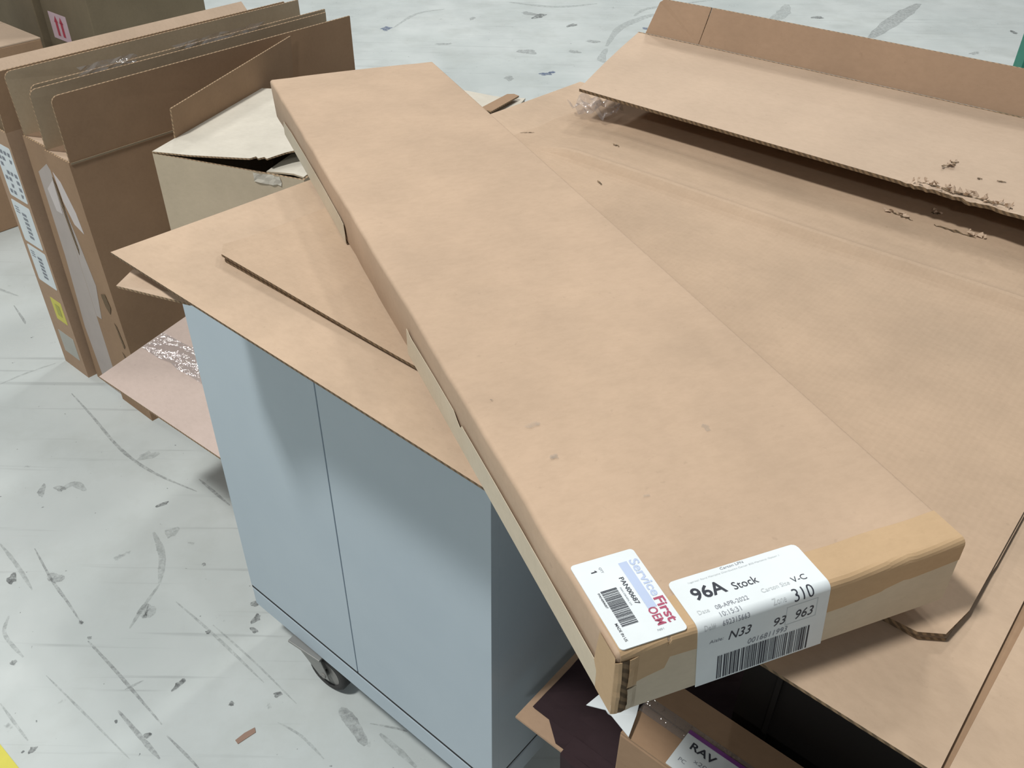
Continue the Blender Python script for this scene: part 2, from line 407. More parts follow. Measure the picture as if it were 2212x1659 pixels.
for pts, wd, mt in [
    ([(-1.341, 2.162), (-1.236, 2.053), (-1.104, 1.912), (-0.982, 1.818), (-0.84, 1.745)], 0.010, 'scuff'),
    ([(-0.848, 1.793), (-0.789, 1.74), (-0.738, 1.694)], 0.009, 'scuff'),
    ([(-0.907, 1.595), (-0.861, 1.518), (-0.839, 1.43)], 0.018, 'scuff_soft'),
    ([(-0.838, 1.427), (-0.854, 1.36), (-0.865, 1.297)], 0.010, 'scuff_soft'),
    ([(-1.184, 1.535), (-1.104, 1.44), (-1.037, 1.371), (-0.982, 1.312)], 0.007, 'scuff'),
    ([(-1.277, 1.549), (-1.206, 1.482), (-1.133, 1.404)], 0.010, 'scuff_soft'),
    ([(-0.946, 1.261), (-0.856, 1.184), (-0.715, 1.057)], 0.008, 'scuff'),
    ([(-0.817, 1.088), (-0.741, 1.021), (-0.695, 0.981)], 0.010, 'scuff'),
    ([(-0.697, 1.032), (-0.647, 0.992), (-0.611, 0.962)], 0.007, 'scuff'),
    ([(-0.783, 1.375), (-0.671, 1.285), (-0.527, 1.16)], 0.007, 'scuff_soft'),
    ([(-1.002, 1.17), (-0.887, 1.082), (-0.755, 0.98)], 0.005, 'scuff_soft'),
    ([(-1.07, 1.101), (-1.022, 1.058), (-0.975, 1.017)], 0.006, 'scuff_soft'),
    ([(-1.154, 1.328), (-1.141, 1.277), (-1.072, 1.216)], 0.010, 'scuff_soft'),
    ([(-1.204, 1.741), (-1.178, 1.768), (-1.137, 1.742)], 0.022, 'scuff_soft'),
    ([(-1.115, 1.454), (-1.093, 1.44), (-1.072, 1.443)], 0.026, 'scuff'),
    ([(-0.856, 1.334), (-0.845, 1.347), (-0.824, 1.334)], 0.040, 'scuff_soft'),
    ([(-0.82, 1.138), (-0.804, 1.15), (-0.788, 1.161)], 0.006, 'scuff'),
    ([(2.868, 6.802), (2.597, 6.435), (2.26, 5.955)], 0.110, 'scuff'),
    ([(1.908, 6.728), (1.82, 6.487), (1.674, 6.258)], 0.100, 'scuff_soft'),
    ([(0.554, 5.703), (0.674, 6.103), (0.887, 6.384), (0.988, 6.445)], 0.060, 'scuff_soft'),
    ([(0.55, 5.656), (0.506, 5.432), (0.581, 5.35)], 0.050, 'scuff_soft'),
    ([(0.792, 6.379), (0.89, 6.556), (1.116, 6.686), (1.4, 6.824)], 0.040, 'scuff_soft'),
    ([(-2.469, 6.108), (-2.714, 6.371), (-2.855, 6.539)], 0.060, 'scuff_soft'),
    ([(-0.27, 4.506), (0.014, 4.516), (0.159, 4.654)], 0.020, 'scuff_soft'),
    ([(-0.798, 6.032), (-0.679, 6.361), (-0.5, 6.485)], 0.030, 'scuff_soft'),
    ([(-0.057, 6.686), (0.266, 6.583), (0.562, 6.682)], 0.050, 'scuff_soft'),
    ([(-0.353, 1.101), (-0.324, 1.069), (-0.287, 1.017)], 0.030, 'scuff'),
    ([(-0.285, 1.066), (-0.235, 1.057), (-0.206, 1.049)], 0.005, 'scuff'),
    ([(-0.262, 1.043), (-0.221, 1.008), (-0.18, 0.971)], 0.014, 'scuff_soft'),
    ([(-0.477, 1.066), (-0.423, 1.036), (-0.367, 0.986)], 0.006, 'scuff_soft'),
    ([(-1.748, 2.714), (-1.834, 2.758), (-1.881, 2.789)], 0.012, 'scuff_soft'),
    ([(-1.737, 2.653), (-1.666, 2.566), (-1.646, 2.538)], 0.008, 'scuff'),
    ([(-1.578, 2.203), (-1.519, 2.265), (-1.453, 2.316)], 0.008, 'scuff_soft'),
    ([(-0.678, 1.31), (-0.56, 1.212), (-0.447, 1.11)], 0.005, 'scuff_soft'),
]:
    ribbon(pts, wd, 0.0006, mt)
for (x, y), rx, ry, mt in [
    ((-1.196, 1.438), 0.020, 0.013, 'blot'),
    ((-0.917, 1.694), 0.018, 0.008, 'blot'),
    ((-0.596, 1.374), 0.012, 0.012, 'blot'),
    ((-0.584, 1.33), 0.010, 0.016, 'blot'),
    ((-0.58, 1.297), 0.014, 0.007, 'blot'),
    ((-0.684, 1.291), 0.007, 0.006, 'blot'),
    ((-0.982, 1.312), 0.006, 0.006, 'blot'),
    ((-0.946, 1.27), 0.006, 0.005, 'blot'),
    ((-1.088, 1.201), 0.008, 0.008, 'blot'),
    ((-0.737, 1.031), 0.010, 0.008, 'blot'),
    ((-0.957, 0.997), 0.010, 0.008, 'blot'),
    ((-0.71, 1.151), 0.008, 0.018, 'blot'),
    ((-0.75, 1.49), 0.006, 0.006, 'blot'),
    ((0.149, 6.347), 0.090, 0.040, 'blot'),
    ((0.067, 5.571), 0.070, 0.050, 'scuff'),
    ((0.348, 5.584), 0.050, 0.030, 'scuff'),
    ((0.359, 6.14), 0.050, 0.030, 'blot'),
    ((0.17, 5.168), 0.045, 0.025, 'blue_chip'),
    ((0.203, 5.202), 0.030, 0.020, 'blue_chip'),
    ((-0.84, 6.009), 0.050, 0.040, 'blue_chip'),
    ((0.839, 6.09), 0.030, 0.020, 'blue_chip'),
    ((2.037, 6.408), 0.050, 0.030, 'blot'),
    ((-0.04, 5.081), 0.050, 0.030, 'scuff'),
    ((0.474, 5.794), 0.060, 0.030, 'scuff'),
    ((0.087, 6.4), 0.080, 0.040, 'scuff'),
    ((-2.863, 6.433), 0.050, 0.040, 'blot'),
    ((-1.208, 1.75), 0.020, 0.012, 'scuff'),
    ((-1.253, 1.74), 0.030, 0.012, 'scuff'),
    ((-0.862, 1.596), 0.020, 0.020, 'scuff_soft'),
    ((-1.016, 1.884), 0.030, 0.020, 'scuff_soft'),
    ((-0.491, 1.132), 0.010, 0.008, 'blot'),
    ((-0.584, 1.108), 0.007, 0.006, 'blot'),
    ((2.811, 5.667), 0.050, 0.025, 'scuff'),
    ((3.25, 6.123), 0.050, 0.020, 'blot'),
    ((-0.3, 6.269), 0.050, 0.020, 'scuff'),
    ((-0.447, 5.704), 0.060, 0.020, 'scuff'),
]:
    blot(x, y, rx, ry, random.uniform(0, 3), mt)

# yellow floor tape
yt = MB(); yt.box(-1.6, 0.62, -0.572, -0.512, 0.0, 0.0012)
o = yt.build('floor_tape', 'yellow_floor' if 'yellow_floor' in M else 'yellow'); o.location = W(0, 0, 0.0); o.rotation_euler = (0, 0, PHI)
tag(o, 'yellow tape line stuck on the painted concrete floor', 'floor tape')

# ------------------------------------------------------------------ rolling cabinet
CW, CD, CZ0, CZ1 = 0.687, 0.50, 0.18, 0.985
cab = thing('rolling_cabinet', 'pale blue-grey two-door cabinet on casters under the cardboard pile', 'cabinet', W(0, 0, 0))
mb = MB(); mb.box(0.0, CW, 0.0180, CD, CZ0 + 0.0002, CZ1); mb.build('body', 'cabinet', cab)
for nm, a0, a1 in (('door', 0.0, 0.3365), ('door', 0.3395, CW)):
    mb = MB(); mb.box(a0, a1, 0.0, 0.018, CZ0, CZ1 - 0.004); mb.build('door', 'cabinet', cab, bevel=0.0007)
mb = MB(); mb.box(0.0, CW + 0.002, 0.0, CD, 0.118, CZ0 - 0.0075); rail = mb.build('base_rail', 'cabinet', cab, bevel=0.003)
mb = MB(); mb.box(0.001, CW - 0.001, 0.0006, CD - .004, CZ0 - 0.0074, CZ0 - 0.0003); mb.build('base_gap_strip', 'dark_void', cab)  # flush dark strip paints the shade of the gap under the doors
mb = MB(); mb.box(0.33, 0.346, 0.0178, 0.0195, CZ0, CZ1 - 0.005); mb.build('door_gap', 'dark_void', cab)
def caster(a, b, yaw):
    mb = MB(); cy, sy = math.cos(yaw), math.sin(yaw)
    ax = Vector((-sy, cy, 0)); fw = Vector((cy, sy, 0)); up_ = Vector((0, 0, 1))
    base = Vector((a, b, 0)); hub = base + fw * 0.038 + up_ * 0.051
    mb = MB()
    for s_ in (-1, 1):
        q = ax * (0.022 * s_)
        poly = [base + q + fw * -0.032 + up_ * 0.100, base + q + fw * 0.034 + up_ * 0.100, hub + q + fw * 0.016 + up_ * -0.008, hub + q + fw * -0.012 + up_ * -0.010]
        mb.prism(poly, ax * 0.003 * s_, 0, 0)
    mb.prism([base + ax * 0.025 + fw * -0.032 + up_ * 0.1025, base + ax * 0.025 + fw * 0.034 + up_ * 0.1025, base - ax * 0.025 + fw * 0.034 + up_ * 0.1025, base - ax * 0.025 + fw * -0.032 + up_ * 0.1025], up_ * 0.003, 0, 0)
    mb.tube(base + up_ * 0.103, base + up_ * 0.1125, 0.026)
    mb.prism([base + ax * 0.035 + fw * -0.045 + up_ * 0.112, base + ax * 0.035 + fw * 0.045 + up_ * 0.112, base - ax * 0.035 + fw * 0.045 + up_ * 0.112, base - ax * 0.035 + fw * -0.045 + up_ * 0.112], up_ * 0.006, 0, 0)
    fork = mb.build('caster_fork', 'zinc', cab, bevel=0.001)
    mb = MB(); mb.lathe(hub, ax, [(-0.017, 0.036), (-0.017, 0.046), (-0.012, 0.051), (0.012, 0.051), (0.017, 0.046), (0.017, 0.036)])
    wh = mb.build('caster_wheel', 'rubber', cab, smooth=True)
    mb = MB(); mb.lathe(hub, ax, [(-0.013, 0.006), (-0.013, 0.036), (0.013, 0.036), (0.013, 0.006)]); mb.tube(hub - ax * 0.027, hub + ax * 0.027, 0.0065)
    mb.build('wheel_hub', 'hub', wh)
for a, b, y in ((0.172, 0.022, 0.10), (0.56, 0.06, 0.3), (0.17, 0.43, 0.9), (0.56, 0.43, 0.2)): caster(a, b, y)

# ------------------------------------------------------------------ tall slim cartons at the left
def ring_carton(root, A0, A1, B0, B1, z0, z1, t, mats, top_in=(0.0, 0.0)):
    """open-topped carton body with real walls: outer footprint bottom / top inset per side in a"""
    a0, a1 = A0, A1; l, r = top_in
    ob = [(a0, B0, z0), (a1, B0, z0), (a1, B1, z0), (a0, B1, z0)]
    ot = [(a0 + l, B0, z1), (a1 - r, B0, z1), (a1 - r, B1, z1), (a0 + l, B1, z1)]
    it = [(a0 + l + t, B0 + t, z1), (a1 - r - t, B0 + t, z1), (a1 - r - t, B1 - t, z1), (a0 + l + t, B1 - t, z1)]
    ib = [(a0 + t, B0 + t, z0 + t), (a1 - t, B0 + t, z0 + t), (a1 - t, B1 - t, z0 + t), (a0 + t, B1 - t, z0 + t)]
    mb = MB(); vs = ob + ot + it + ib; fs = [[3, 2, 1, 0], [12, 13, 14, 15]]; mi = [0, 1]
    for k in range(4):
        j = (k + 1) % 4
        fs += [[k, j, 4 + j, 4 + k], [4 + k, 4 + j, 8 + j, 8 + k], [8 + k, 8 + j, 12 + j, 12 + k]]; mi += [0, 2, 1]
    mb.add(vs, fs, mi); return mb.build('body', mats, root)

def sticker(root, fn, x0, x1, y0, y1, mat, rr=0.006, th=0.0006, name='label_sticker'):
    mb = MB(); pts = rounded_rect(x0, x1, y0, y1, rr)
    a = [fn(x, y, 0.0001) for x, y in pts]; b = [fn(x, y, th) for x, y in pts]; n = len(pts)
    mb.add(a + b, [list(range(n - 1, -1, -1)), list(range(n, 2 * n))] + [[i, (i + 1) % n, n + (i + 1) % n, n + i] for i in range(n)])
    return mb.build(name, mat, root)

H_T = 0.79
# leftmost slim carton carrying the white labels
A0, A1, B0 = -1.345, -1.205, 0.250
r1 = thing('slim_carton', 'leftmost tall slim carton with white barcode labels and a yellow sticker', 'carton', W(A0, B0, 0), group='tall slim cartons standing on the floor')
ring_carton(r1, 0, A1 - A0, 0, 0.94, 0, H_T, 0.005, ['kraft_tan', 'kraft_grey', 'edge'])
mb = MB(); mb.prism([(A1 - A0, 0.0, H_T), (A1 - A0, 0.94, H_T), (A1 - A0 - 0.004, 0.93, H_T + 0.150), (A1 - A0 - 0.004, 0.01, H_T + 0.150)], (-0.005, 0, 0)); mb.build('flap', ['kraft_brown', 'edge'], r1)
mb = MB(); mb.prism([(0.0, 0.0, H_T + .002), (0.0, 0.94, H_T + .002), (-0.105, 0.935, H_T + 0.105), (-0.105, 0.005, H_T + 0.105)], (0.004, 0, 0.004)); mb.build('flap', ['kraft_flap', 'edge'], r1, label='pale flap folded outwards')
def face1(x, y, d): return (x, -d, y)
for (x0, x1, y0, y1, mt) in ((0.030, 0.130, 0.585, 0.745, 'paper'), (0.020, 0.125, 0.440, 0.570, 'paper'), (0.022, 0.128, 0.310, 0.430, 'paper')):
    st = sticker(r1, face1, x0, x1, y0, y1, mt)
    mb = MB(); fn = lambda x, y: face1(x, y, 0.0011)
    if y0 > 0.5:
        rnd = random.Random(3)
        for i in range(7):
            for j in range(4):
                if rnd.random() < 0.6: 
                    xx = x0 + 0.012 + j * 0.021; yy = y0 + 0.012 + i * 0.020
                    mb.add([fn(xx, yy), fn(xx + rnd.uniform(.008, .018), yy), fn(xx + .014, yy + .011), fn(xx, yy + .011)], [[0, 1, 2, 3]])
        mb.build('printed_blocks', 'ink_soft', st)
    else:
        for i in range(18):
            yy = y0 + 0.022 + i * (y1 - y0 - 0.045) / 18
            if i % 3 != 2: mb.add([fn(x0 + .045, yy), fn(x0 + .070, yy), fn(x0 + .070, yy + .0035), fn(x0 + .045, yy + .0035)], [[0, 1, 2, 3]])
        for i in range(3):
            mb.add([fn(x0 + .012, y1 - .02 - i * .008), fn(x0 + .034, y1 - .02 - i * .008), fn(x0 + .034, y1 - .017 - i * .008), fn(x0 + .012, y1 - .017 - i * .008)], [[0, 1, 2, 3]])
        mb.build('barcode', 'ink_soft', st)
st = sticker(r1, face1, 0.055, 0.118, 0.185, 0.262, 'yellow', 0.003)
mb = MB(); mb.add([face1(x, y, .0011) for x, y in ((.074, .205), (.100, .205), (.100, .245), (.074, .245))], [[0, 1, 2, 3]]); mb.build('printed_block', flat('dull_yellow_print', (.42, .42, .10)), st)
st = sticker(r1, face1, 0.030, 0.120, 0.055, 0.135, 'grey_label', 0.003)

def slim(A0, A1, B0, name_lab, ti, fr_top, fl_top, mats_l, mats_r, length=0.93, bow=0.0):
    r = thing('slim_carton', name_lab, 'carton', W(A0, B0, 0), group='tall slim cartons standing on the floor')
    wd = A1 - A0
    ring_carton(r, 0, wd, 0, length, 0, H_T, 0.005, ['kraft_brown', 'kraft_flap', 'edge'], ti)
    xl = ti[0]; xr = wd - ti[1]
    def fl_poly(x, hx, h, y0=0.004):
        rr = 0.018
        p = [(x, y0, H_T), (x, length - 0.004, H_T), (x + hx, length - 0.004, H_T + h)]
        for k in range(6):
            a = math.radians(90 + 90 * k / 5)
            p.append((x + hx, y0 + rr + rr * math.cos(a), H_T + h - rr + rr * math.sin(a)))
        return p
    mb = MB(); mb.prism(fl_poly(xl, *fl_top), (0.005, 0, 0)); mb.build('flap', [mats_l, 'edge'], r)
    mb = MB(); mb.prism(fl_poly(xr - 0.005, *fr_top), (0.005, 0, 0)); mb.build('flap', [mats_r, 'edge'], r)
    # narrow end flap folded down inside, seen as the pale ledge
    mb = MB(); mb.prism([(xl + .007, 0.006, H_T - .002), (xr - .007, 0.006, H_T - .002), (xr - .007, 0.12, H_T - 0.050), (xl + .007, 0.12, H_T - 0.050)], (0, 0, -0.004)); mb.build('end_flap', ['kraft_flap', 'edge'], r)
    mb = MB(); mb.prism([(xl + .007, length - .006, H_T - .002), (xr - .007, length - .006, H_T - .002), (xr - .007, length - 0.004, H_T + 0.09), (xl + .007, length - .004, H_T + 0.09)], (0, -0.004, 0)); mb.build('end_flap', ['kraft_flap', 'edge'], r)
    return r, wd
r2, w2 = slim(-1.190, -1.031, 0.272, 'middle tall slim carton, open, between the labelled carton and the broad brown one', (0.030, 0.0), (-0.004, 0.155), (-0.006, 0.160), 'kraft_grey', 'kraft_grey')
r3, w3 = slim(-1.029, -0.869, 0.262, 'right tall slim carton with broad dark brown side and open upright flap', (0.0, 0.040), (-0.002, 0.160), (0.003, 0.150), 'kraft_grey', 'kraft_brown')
# packing tape across the seam of the pair, torn down the middle
def tape_patch(root, pts, y, mat, name='packing_tape'):
    mb = MB(); mb.prism([(x, y, z) for x, z in pts], (0, -0.0006, 0), 0, 0); return mb.build(name, mat, root)
M['matt_tape'] = flat('milky_worn_tape', (0.42, 0.37, 0.345), 0.45)
M['pale_tape'] = flat('milky_pale_tape', (0.58, 0.53, 0.52), 0.4)
tape_patch(r2, [(0.045, 0.0), (0.158, 0.0), (0.158, 0.30), (0.150, 0.44), (0.158, 0.60), (0.158, 0.70), (0.125, 0.74), (0.06, 0.70), (0.055, 0.45), (0.030, 0.20)], -0.0002, 'matt_tape')
tape_patch(r3, [(0.003, 0.30), (0.030, 0.30), (0.060, 0.42), (0.035, 0.55), (0.008, 0.66), (0.003, 0.66)], -0.0002, 'matt_tape')
tape_patch(r3, [(0.012, 0.735), (0.040, 0.715), (0.075, 0.640), (0.085, 0.585), (0.045, 0.600), (0.020, 0.655)], -0.0002, 'pale_tape')
tape_patch(r2, [(0.085, 0.66), (0.135, 0.70), (0.130, 0.60), (0.098, 0.60)], -0.0010, 'pale_tape')
for rt, pts in ((r3, [(0.002, 0.72), (0.010, 0.70), (0.018, 0.60), (0.024, 0.52), (0.018, 0.50), (0.010, 0.56), (0.003, 0.64)]), (r3, [(0.075, 0.40), (0.100, 0.41), (0.112, 0.37), (0.098, 0.345), (0.082, 0.365)]), (r3, [(0.105, 0.32), (0.114, 0.31), (0.128, 0.25), (0.120, 0.24)]), (r3, [(0.10, 0.22), (0.118, 0.20), (0.126, 0.16), (0.118, 0.16)])):
    tape_patch(rt, pts, -0.0012, 'blot_board' if 'blot_board' in M else 'edge_dark', 'tear')
mb = MB(); mb.prism([(w3 + .0006 - .04, 0.004, H_T - .006), (w3 + .0006 - .04, 0.926, H_T - .006), (w3 - .04 + .0020, 0.926, H_T - .001), (w3 - .04 + .0020, 0.004, H_T - .001)], (0.0010, 0, 0), 0, 0); mb.build('crease_lip', 'kraft_grey', r3)
def crumple(cx, cy, cz, sx, sy, amp, nx, ny, seed, nrm='z'):
    rnd = random.Random(seed); rows = []
    for i in range(nx + 1):
        row = []
        for j in range(ny + 1):
            x = cx + (i / nx - 0.5) * sx + rnd.uniform(-.25, .25) * sx / nx
            y = cy + (j / ny - 0.5) * sy + rnd.uniform(-.25, .25) * sy / ny
            row.append((x, y, cz + rnd.uniform(0, amp)))
        rows.append(row)
    return rows
mb = MB(); mb.grid([[(p[2] - 0.004, p[0], p[1]) for p in row] for row in crumple(0.22, H_T + 0.158, 0, 0.16, 0.026, 0.010, 8, 3, 4)]); mb.build('packing_tape', 'clear', r3, recalc=False)
mb = MB(); mb.grid([[(w2 + p[2] - 0.006, p[0], p[1]) for p in row] for row in crumple(0.55, H_T + 0.156, 0, 0.30, 0.018, 0.008, 12, 2, 5)]); mb.build('packing_tape', 'clear', r2, recalc=False)

# ------------------------------------------------------------------ cartons far left
def closed_carton(root, w_, d_, h_, mat, lid=True, mat_top=None):
    mb = MB(); mb.box(0, w_, 0, d_, 0, h_); mb.build('body', mat, root, bevel=0.004)
    mt = mat_top or mat
    g = 0.0015
    for x0, x1 in ((0.001, w_ / 2 - g), (w_ / 2 + g, w_ - 0.001)):
        mb = MB(); mb.box(x0, x1, 0.001, d_ - 0.001, h_ + 0.0002, h_ + 0.0045); mb.build('flap', mt, root)
b1 = thing('carton', 'low pale-topped carton half hidden behind the labelled slim carton', 'carton', W(-2.93, 0.33, 0))
closed_carton(b1, 0.58, 0.565, 0.664, 'kraft_brown', mat_top='kraft_flap')
b2 = thing('carton', 'dark tall carton with white label of red arrows at top left corner', 'carton', W(-2.65, 1.06, 0))
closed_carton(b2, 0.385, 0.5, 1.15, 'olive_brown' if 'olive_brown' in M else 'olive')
def face2(x, y, d): return (x, -d, y)
st = sticker(b2, face2, 0.046, 0.185, 0.585, 0.688, 'pale_pink', 0.002)
mb = MB()
for xx in (0.088, 0.128):
    mb.add([face2(xx + x, y, .0012) for x, y in ((0, .60), (.018, .60), (.018, .655), (0, .655))], [[0, 1, 2, 3]])
    mb.add([face2(xx + x, y, .0012) for x, y in ((-.006, .652), (.024, .652), (.009, .678))], [[0, 1, 2]])
mb.build('red_arrows', 'red', st)
b3 = thing('carton', 'olive dark carton at the extreme top left corner', 'carton', W(-3.16, 1.04, 0))
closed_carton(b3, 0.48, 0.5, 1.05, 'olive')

# ------------------------------------------------------------------ carton with the pinkish open flap, cream carton on it
pk = thing('carton', 'brown carton with long pinkish taped flap sticking out left of the cabinet', 'carton', W(-0.60, 0.385, 0))
ring_carton(pk, 0, 0.56, 0, 0.50, 0, 0.515, 0.005, ['kraft_tan', 'kraft_tan', 'edge'])
mb = MB(); mb.prism([(0.006, 0.006, 0.510), (0.554, 0.006, 0.510), (0.554, 0.494, 0.510), (0.006, 0.494, 0.510)], (0, 0, 0.004)); mb.build('flap', ['kraft_tan', 'edge'], pk)
fz = lambda b: 0.450 + (b - 0.040) * 0.195
top = [[(a + 0.60, b - 0.385, fz(b) + (a + 0.54) * 0.06) for a in (-0.545, -0.40, -0.25, -0.10, -0.045)] for b in (0.036, 0.12, 0.25, 0.383)]
bot = [[(x, y, z - 0.005) for x, y, z in r] for r in top]
mb = MB(); mb.shell(top, bot); pf = mb.build('flap', ['kraft_pink', 'edge'], pk, label='pinkish flap with clear tape')
rows = []
rnd = random.Random(8)
for i in range(13):
    a = -0.54 + i * 0.038; rows.append([(a + 0.60, b - 0.385, fz(b) + (a + 0.54) * 0.06 + 0.0012 + rnd.uniform(0, 0.0035)) for b in [0.150 + 0.012 * q + rnd.uniform(-.003, .003) for q in range(6)]])
mb = MB(); mb.grid(rows); mb.build('packing_tape', 'clear', pf, recalc=False)

CRA = math.radians(-22.0)
def rot2(x, y, a): return (x * math.cos(a) - y * math.sin(a), x * math.sin(a) + y * math.cos(a))
crl = W(-0.673, 0.358, 0.515 + 0.0008)
cr = thing('carton', 'cream carton with torn lifted lid and upright brown flap beside the slim cartons', 'carton', crl, rotz=math.radians(-19.5))
LW, LD, LH = 0.40, 0.46, 0.335
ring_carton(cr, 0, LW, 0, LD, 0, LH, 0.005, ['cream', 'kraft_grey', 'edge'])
# lifted lid with a torn near edge
lid = [(0.0, 0.0, LH + 0.001)]
rnd = random.Random(5)
for k, (x, y, z) in enumerate([(0.10, 0.004, 0.006), (0.20, 0.006, 0.016), (0.262, 0.008, 0.022), (0.272, 0.018, 0.024), (0.282, 0.010, 0.024), (0.292, 0.020, 0.025), (0.304, 0.012, 0.026), (0.312, 0.026, 0.027), (0.330, 0.050, 0.030), (0.385, 0.100, 0.036)]):
    lid.append((x, y, LH + z))
lid += [(0.40, 0.22, LH + 0.040), (0.40, LD, LH + 0.038), (0.0, LD, LH + 0.001)]
mb = MB(); mb.add(lid + [(x, y, z + .004) for x, y, z in lid] + [(0.2, 0.2, LH + 0.018), (0.2, 0.2, LH + 0.022)],
    [[(i + 1) % len(lid), i, 2 * len(lid)] for i in range(len(lid))] + [[len(lid) + i, len(lid) + (i + 1) % len(lid), 2 * len(lid) + 1] for i in range(len(lid))] + [[i, (i + 1) % len(lid), len(lid) + (i + 1) % len(lid), len(lid) + i] for i in range(len(lid))],
    [0] * (2 * len(lid)) + [1] * len(lid))
mb.build('lid', ['white_board', 'edge'], cr)
mb = MB(); mb.shell([[(x, y, LH + 0.0010 + dz) for x, dz in ((0.30, .0), (0.34, .004), (0.37, .006), (0.395, .002))] for y in (0.008, 0.06, 0.12)], [[(x, y, LH - 0.003 + dz) for x, dz in ((0.30, .0), (0.34, .004), (0.37, .006), (0.395, .002))] for y in (0.008, 0.06, 0.12)])
mb.build('torn_flap', ['white_board', 'cream'], cr)
mb = MB(); mb.grid([[(p[0], -0.001 - p[2] * .3, p[1]) for p in row] for row in crumple(0.305, LH - 0.012, 0, 0.07, 0.022, 0.012, 7, 3, 9)]); mb.build('torn_paper', 'white_board', cr, recalc=False)
mb = MB(); mb.prism([(-0.004, 0.085, LH - 0.02), (-0.004, 0.62, LH - 0.02), (0.006, 0.62, LH + 0.100), (0.004, 0.085, LH + 0.078)], (0.004, 0, 0)); mb.build('flap', ['kraft_brown', 'edge'], cr, label='brown flap standing upright')

# white carton beyond the pile
wc = thing('carton', 'white-topped carton half hidden behind the far end of the long box', 'carton', W(-0.357, 1.336, 0), rotz=PHI + math.radians(22))
mb = MB(); mb.box(-0.34, 0, -0.30, 0, 0, 0.79); mb.build('body', 'kraft_brown', wc, bevel=0.004)
mb = MB(); mb.shell([[(x, y, 0.797 + 0.006 * math.sin(x * 19) * ((y + .3) / .3)) for x in (-.34, -.25, -.16, -.08, 0)] for y in (-.30, -.2, -.1, 0)], [[(x, y, 0.792) for x in (-.34, -.25, -.16, -.08, 0)] for y in (-.30, -.2, -.1, 0)]); mb.build('lid', ['white_board', 'white_board'], wc)
mb = MB(); mb.prism([(-0.085, -0.16, 0.806), (-0.045, -0.16, 0.806), (-0.012, -0.022, 0.806), (-0.030, -0.012, 0.806), (-0.048, -0.02, 0.806)], (0, 0, 0.004)); mb.build('flap', ['kraft_brown', 'edge'], wc)

# ------------------------------------------------------------------ supports under the right of the pile
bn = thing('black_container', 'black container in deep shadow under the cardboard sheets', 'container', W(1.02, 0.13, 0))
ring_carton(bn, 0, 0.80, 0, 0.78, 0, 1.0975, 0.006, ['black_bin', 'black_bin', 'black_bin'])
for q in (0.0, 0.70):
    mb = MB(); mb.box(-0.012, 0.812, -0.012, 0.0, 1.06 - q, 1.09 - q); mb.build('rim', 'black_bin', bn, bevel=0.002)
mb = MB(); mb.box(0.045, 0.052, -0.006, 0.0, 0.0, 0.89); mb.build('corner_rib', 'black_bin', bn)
KZ = 0.40
kc = thing('carton', 'low carton covered by dark purple cloth beside the cabinet', 'carton', W(0.722, 0.018, 0))
mb = MB(); mb.box(0.05, 0.28, 0.07, 0.40, 0, KZ - 0.0045); mb.build('body', 'kraft_brown', kc, bevel=0.003)
for x0_, x1_ in ((0.0, 0.1385), (0.1415, 0.28)):
    mb = MB(); mb.box(x0_, x1_, 0.0, 0.40, KZ - 0.0043, KZ); mb.build('flap', 'kraft_tan', kc)
cl = MB()
top = []
rnd = random.Random(12)
for i in range(9):
    x = 0.012 + i * 0.0332; row = []
    for j in range(12):
        y = -0.004 + j * 0.033
        if j == 0: y = 0.004 + (0.045 if i < 2 else 0.0)
        row.append((x, y, KZ + 0.0015 + rnd.uniform(0, 0.005)))
    top.append(row)
cl.grid(top)
o = cl.build('dark_cloth', 'cloth', None, recalc=False); o.location = W(0.722, 0.018, 0); o.rotation_euler = (0, 0, PHI)
tag(o, 'dark purple cloth lying over the low carton beside the cabinet', 'cloth')
sd = o.modifiers.new('thick', 'SOLIDIFY'); sd.thickness = 0.0012; sd.offset = 1
# hanging end of the cloth
hg = MB(); rows = []
for k in range(8):
    z = KZ + 0.004 - k * 0.030; rows.append([(0.095 + i * 0.022 + 0.003 * math.sin(k), -0.006 - 0.004 * math.sin(i * 1.3) - k * 0.0012, z) for i in range(6)])
rows = [[(x, 0.03, KZ + .0065) for x, y, z in rows[0]]] + rows
hg.grid(rows); hgo = hg.build('hanging_end', 'cloth', o, recalc=False)
sd = hgo.modifiers.new('thick', 'SOLIDIFY'); sd.thickness = 0.0012; sd.offset = 1

rv = thing('carton', 'slim brown carton with purple-barred white label under the long box', 'carton', W(0.925, -0.012, KZ + 0.007))
RH = 0.195
mb = MB(); mb.box(0, 0.52, 0, 0.115, 0, RH); mb.build('body', 'kraft_brown', rv, bevel=0.003)  # darker board puts the shade under the long box into the colour
mb = MB(); mb.box(0.001, 0.519, 0.001, 0.056, RH + .0001, RH + 0.003); mb.build('flap', 'kraft_brown', rv)
mb = MB(); mb.box(0.001, 0.519, 0.059, 0.114, RH + .0001, RH + 0.003); mb.build('flap', 'kraft_brown', rv)
mb = MB(); mb.box(0.0, 0.52, 0.045, 0.072, RH + 0.0031, RH + 0.0036); mb.build('packing_tape', 'pale_tape_warm' if 'pale_tape_warm' in M else 'clear_thin', rv)
def rvtop(x, y, d): return (x, y, RH + 0.0031 + d)
st = sticker(rv, rvtop, 0.070, 0.19, -0.0015 + 0.004, 0.064, 'paper', 0.001, 0.0014)
mb = MB(); mb.add([rvtop(x, y, .0018) for x, y in ((.070, .058), (.19, .058), (.19, .064), (.070, .064))], [[0, 1, 2, 3]]); mb.build('purple_bar', 'purple', st)
line(st, lambda x, y: rvtop(x, y, .0019), 'ink', 'RAV', 0.083, 0.040, 0.036, 0.011, 0.02)
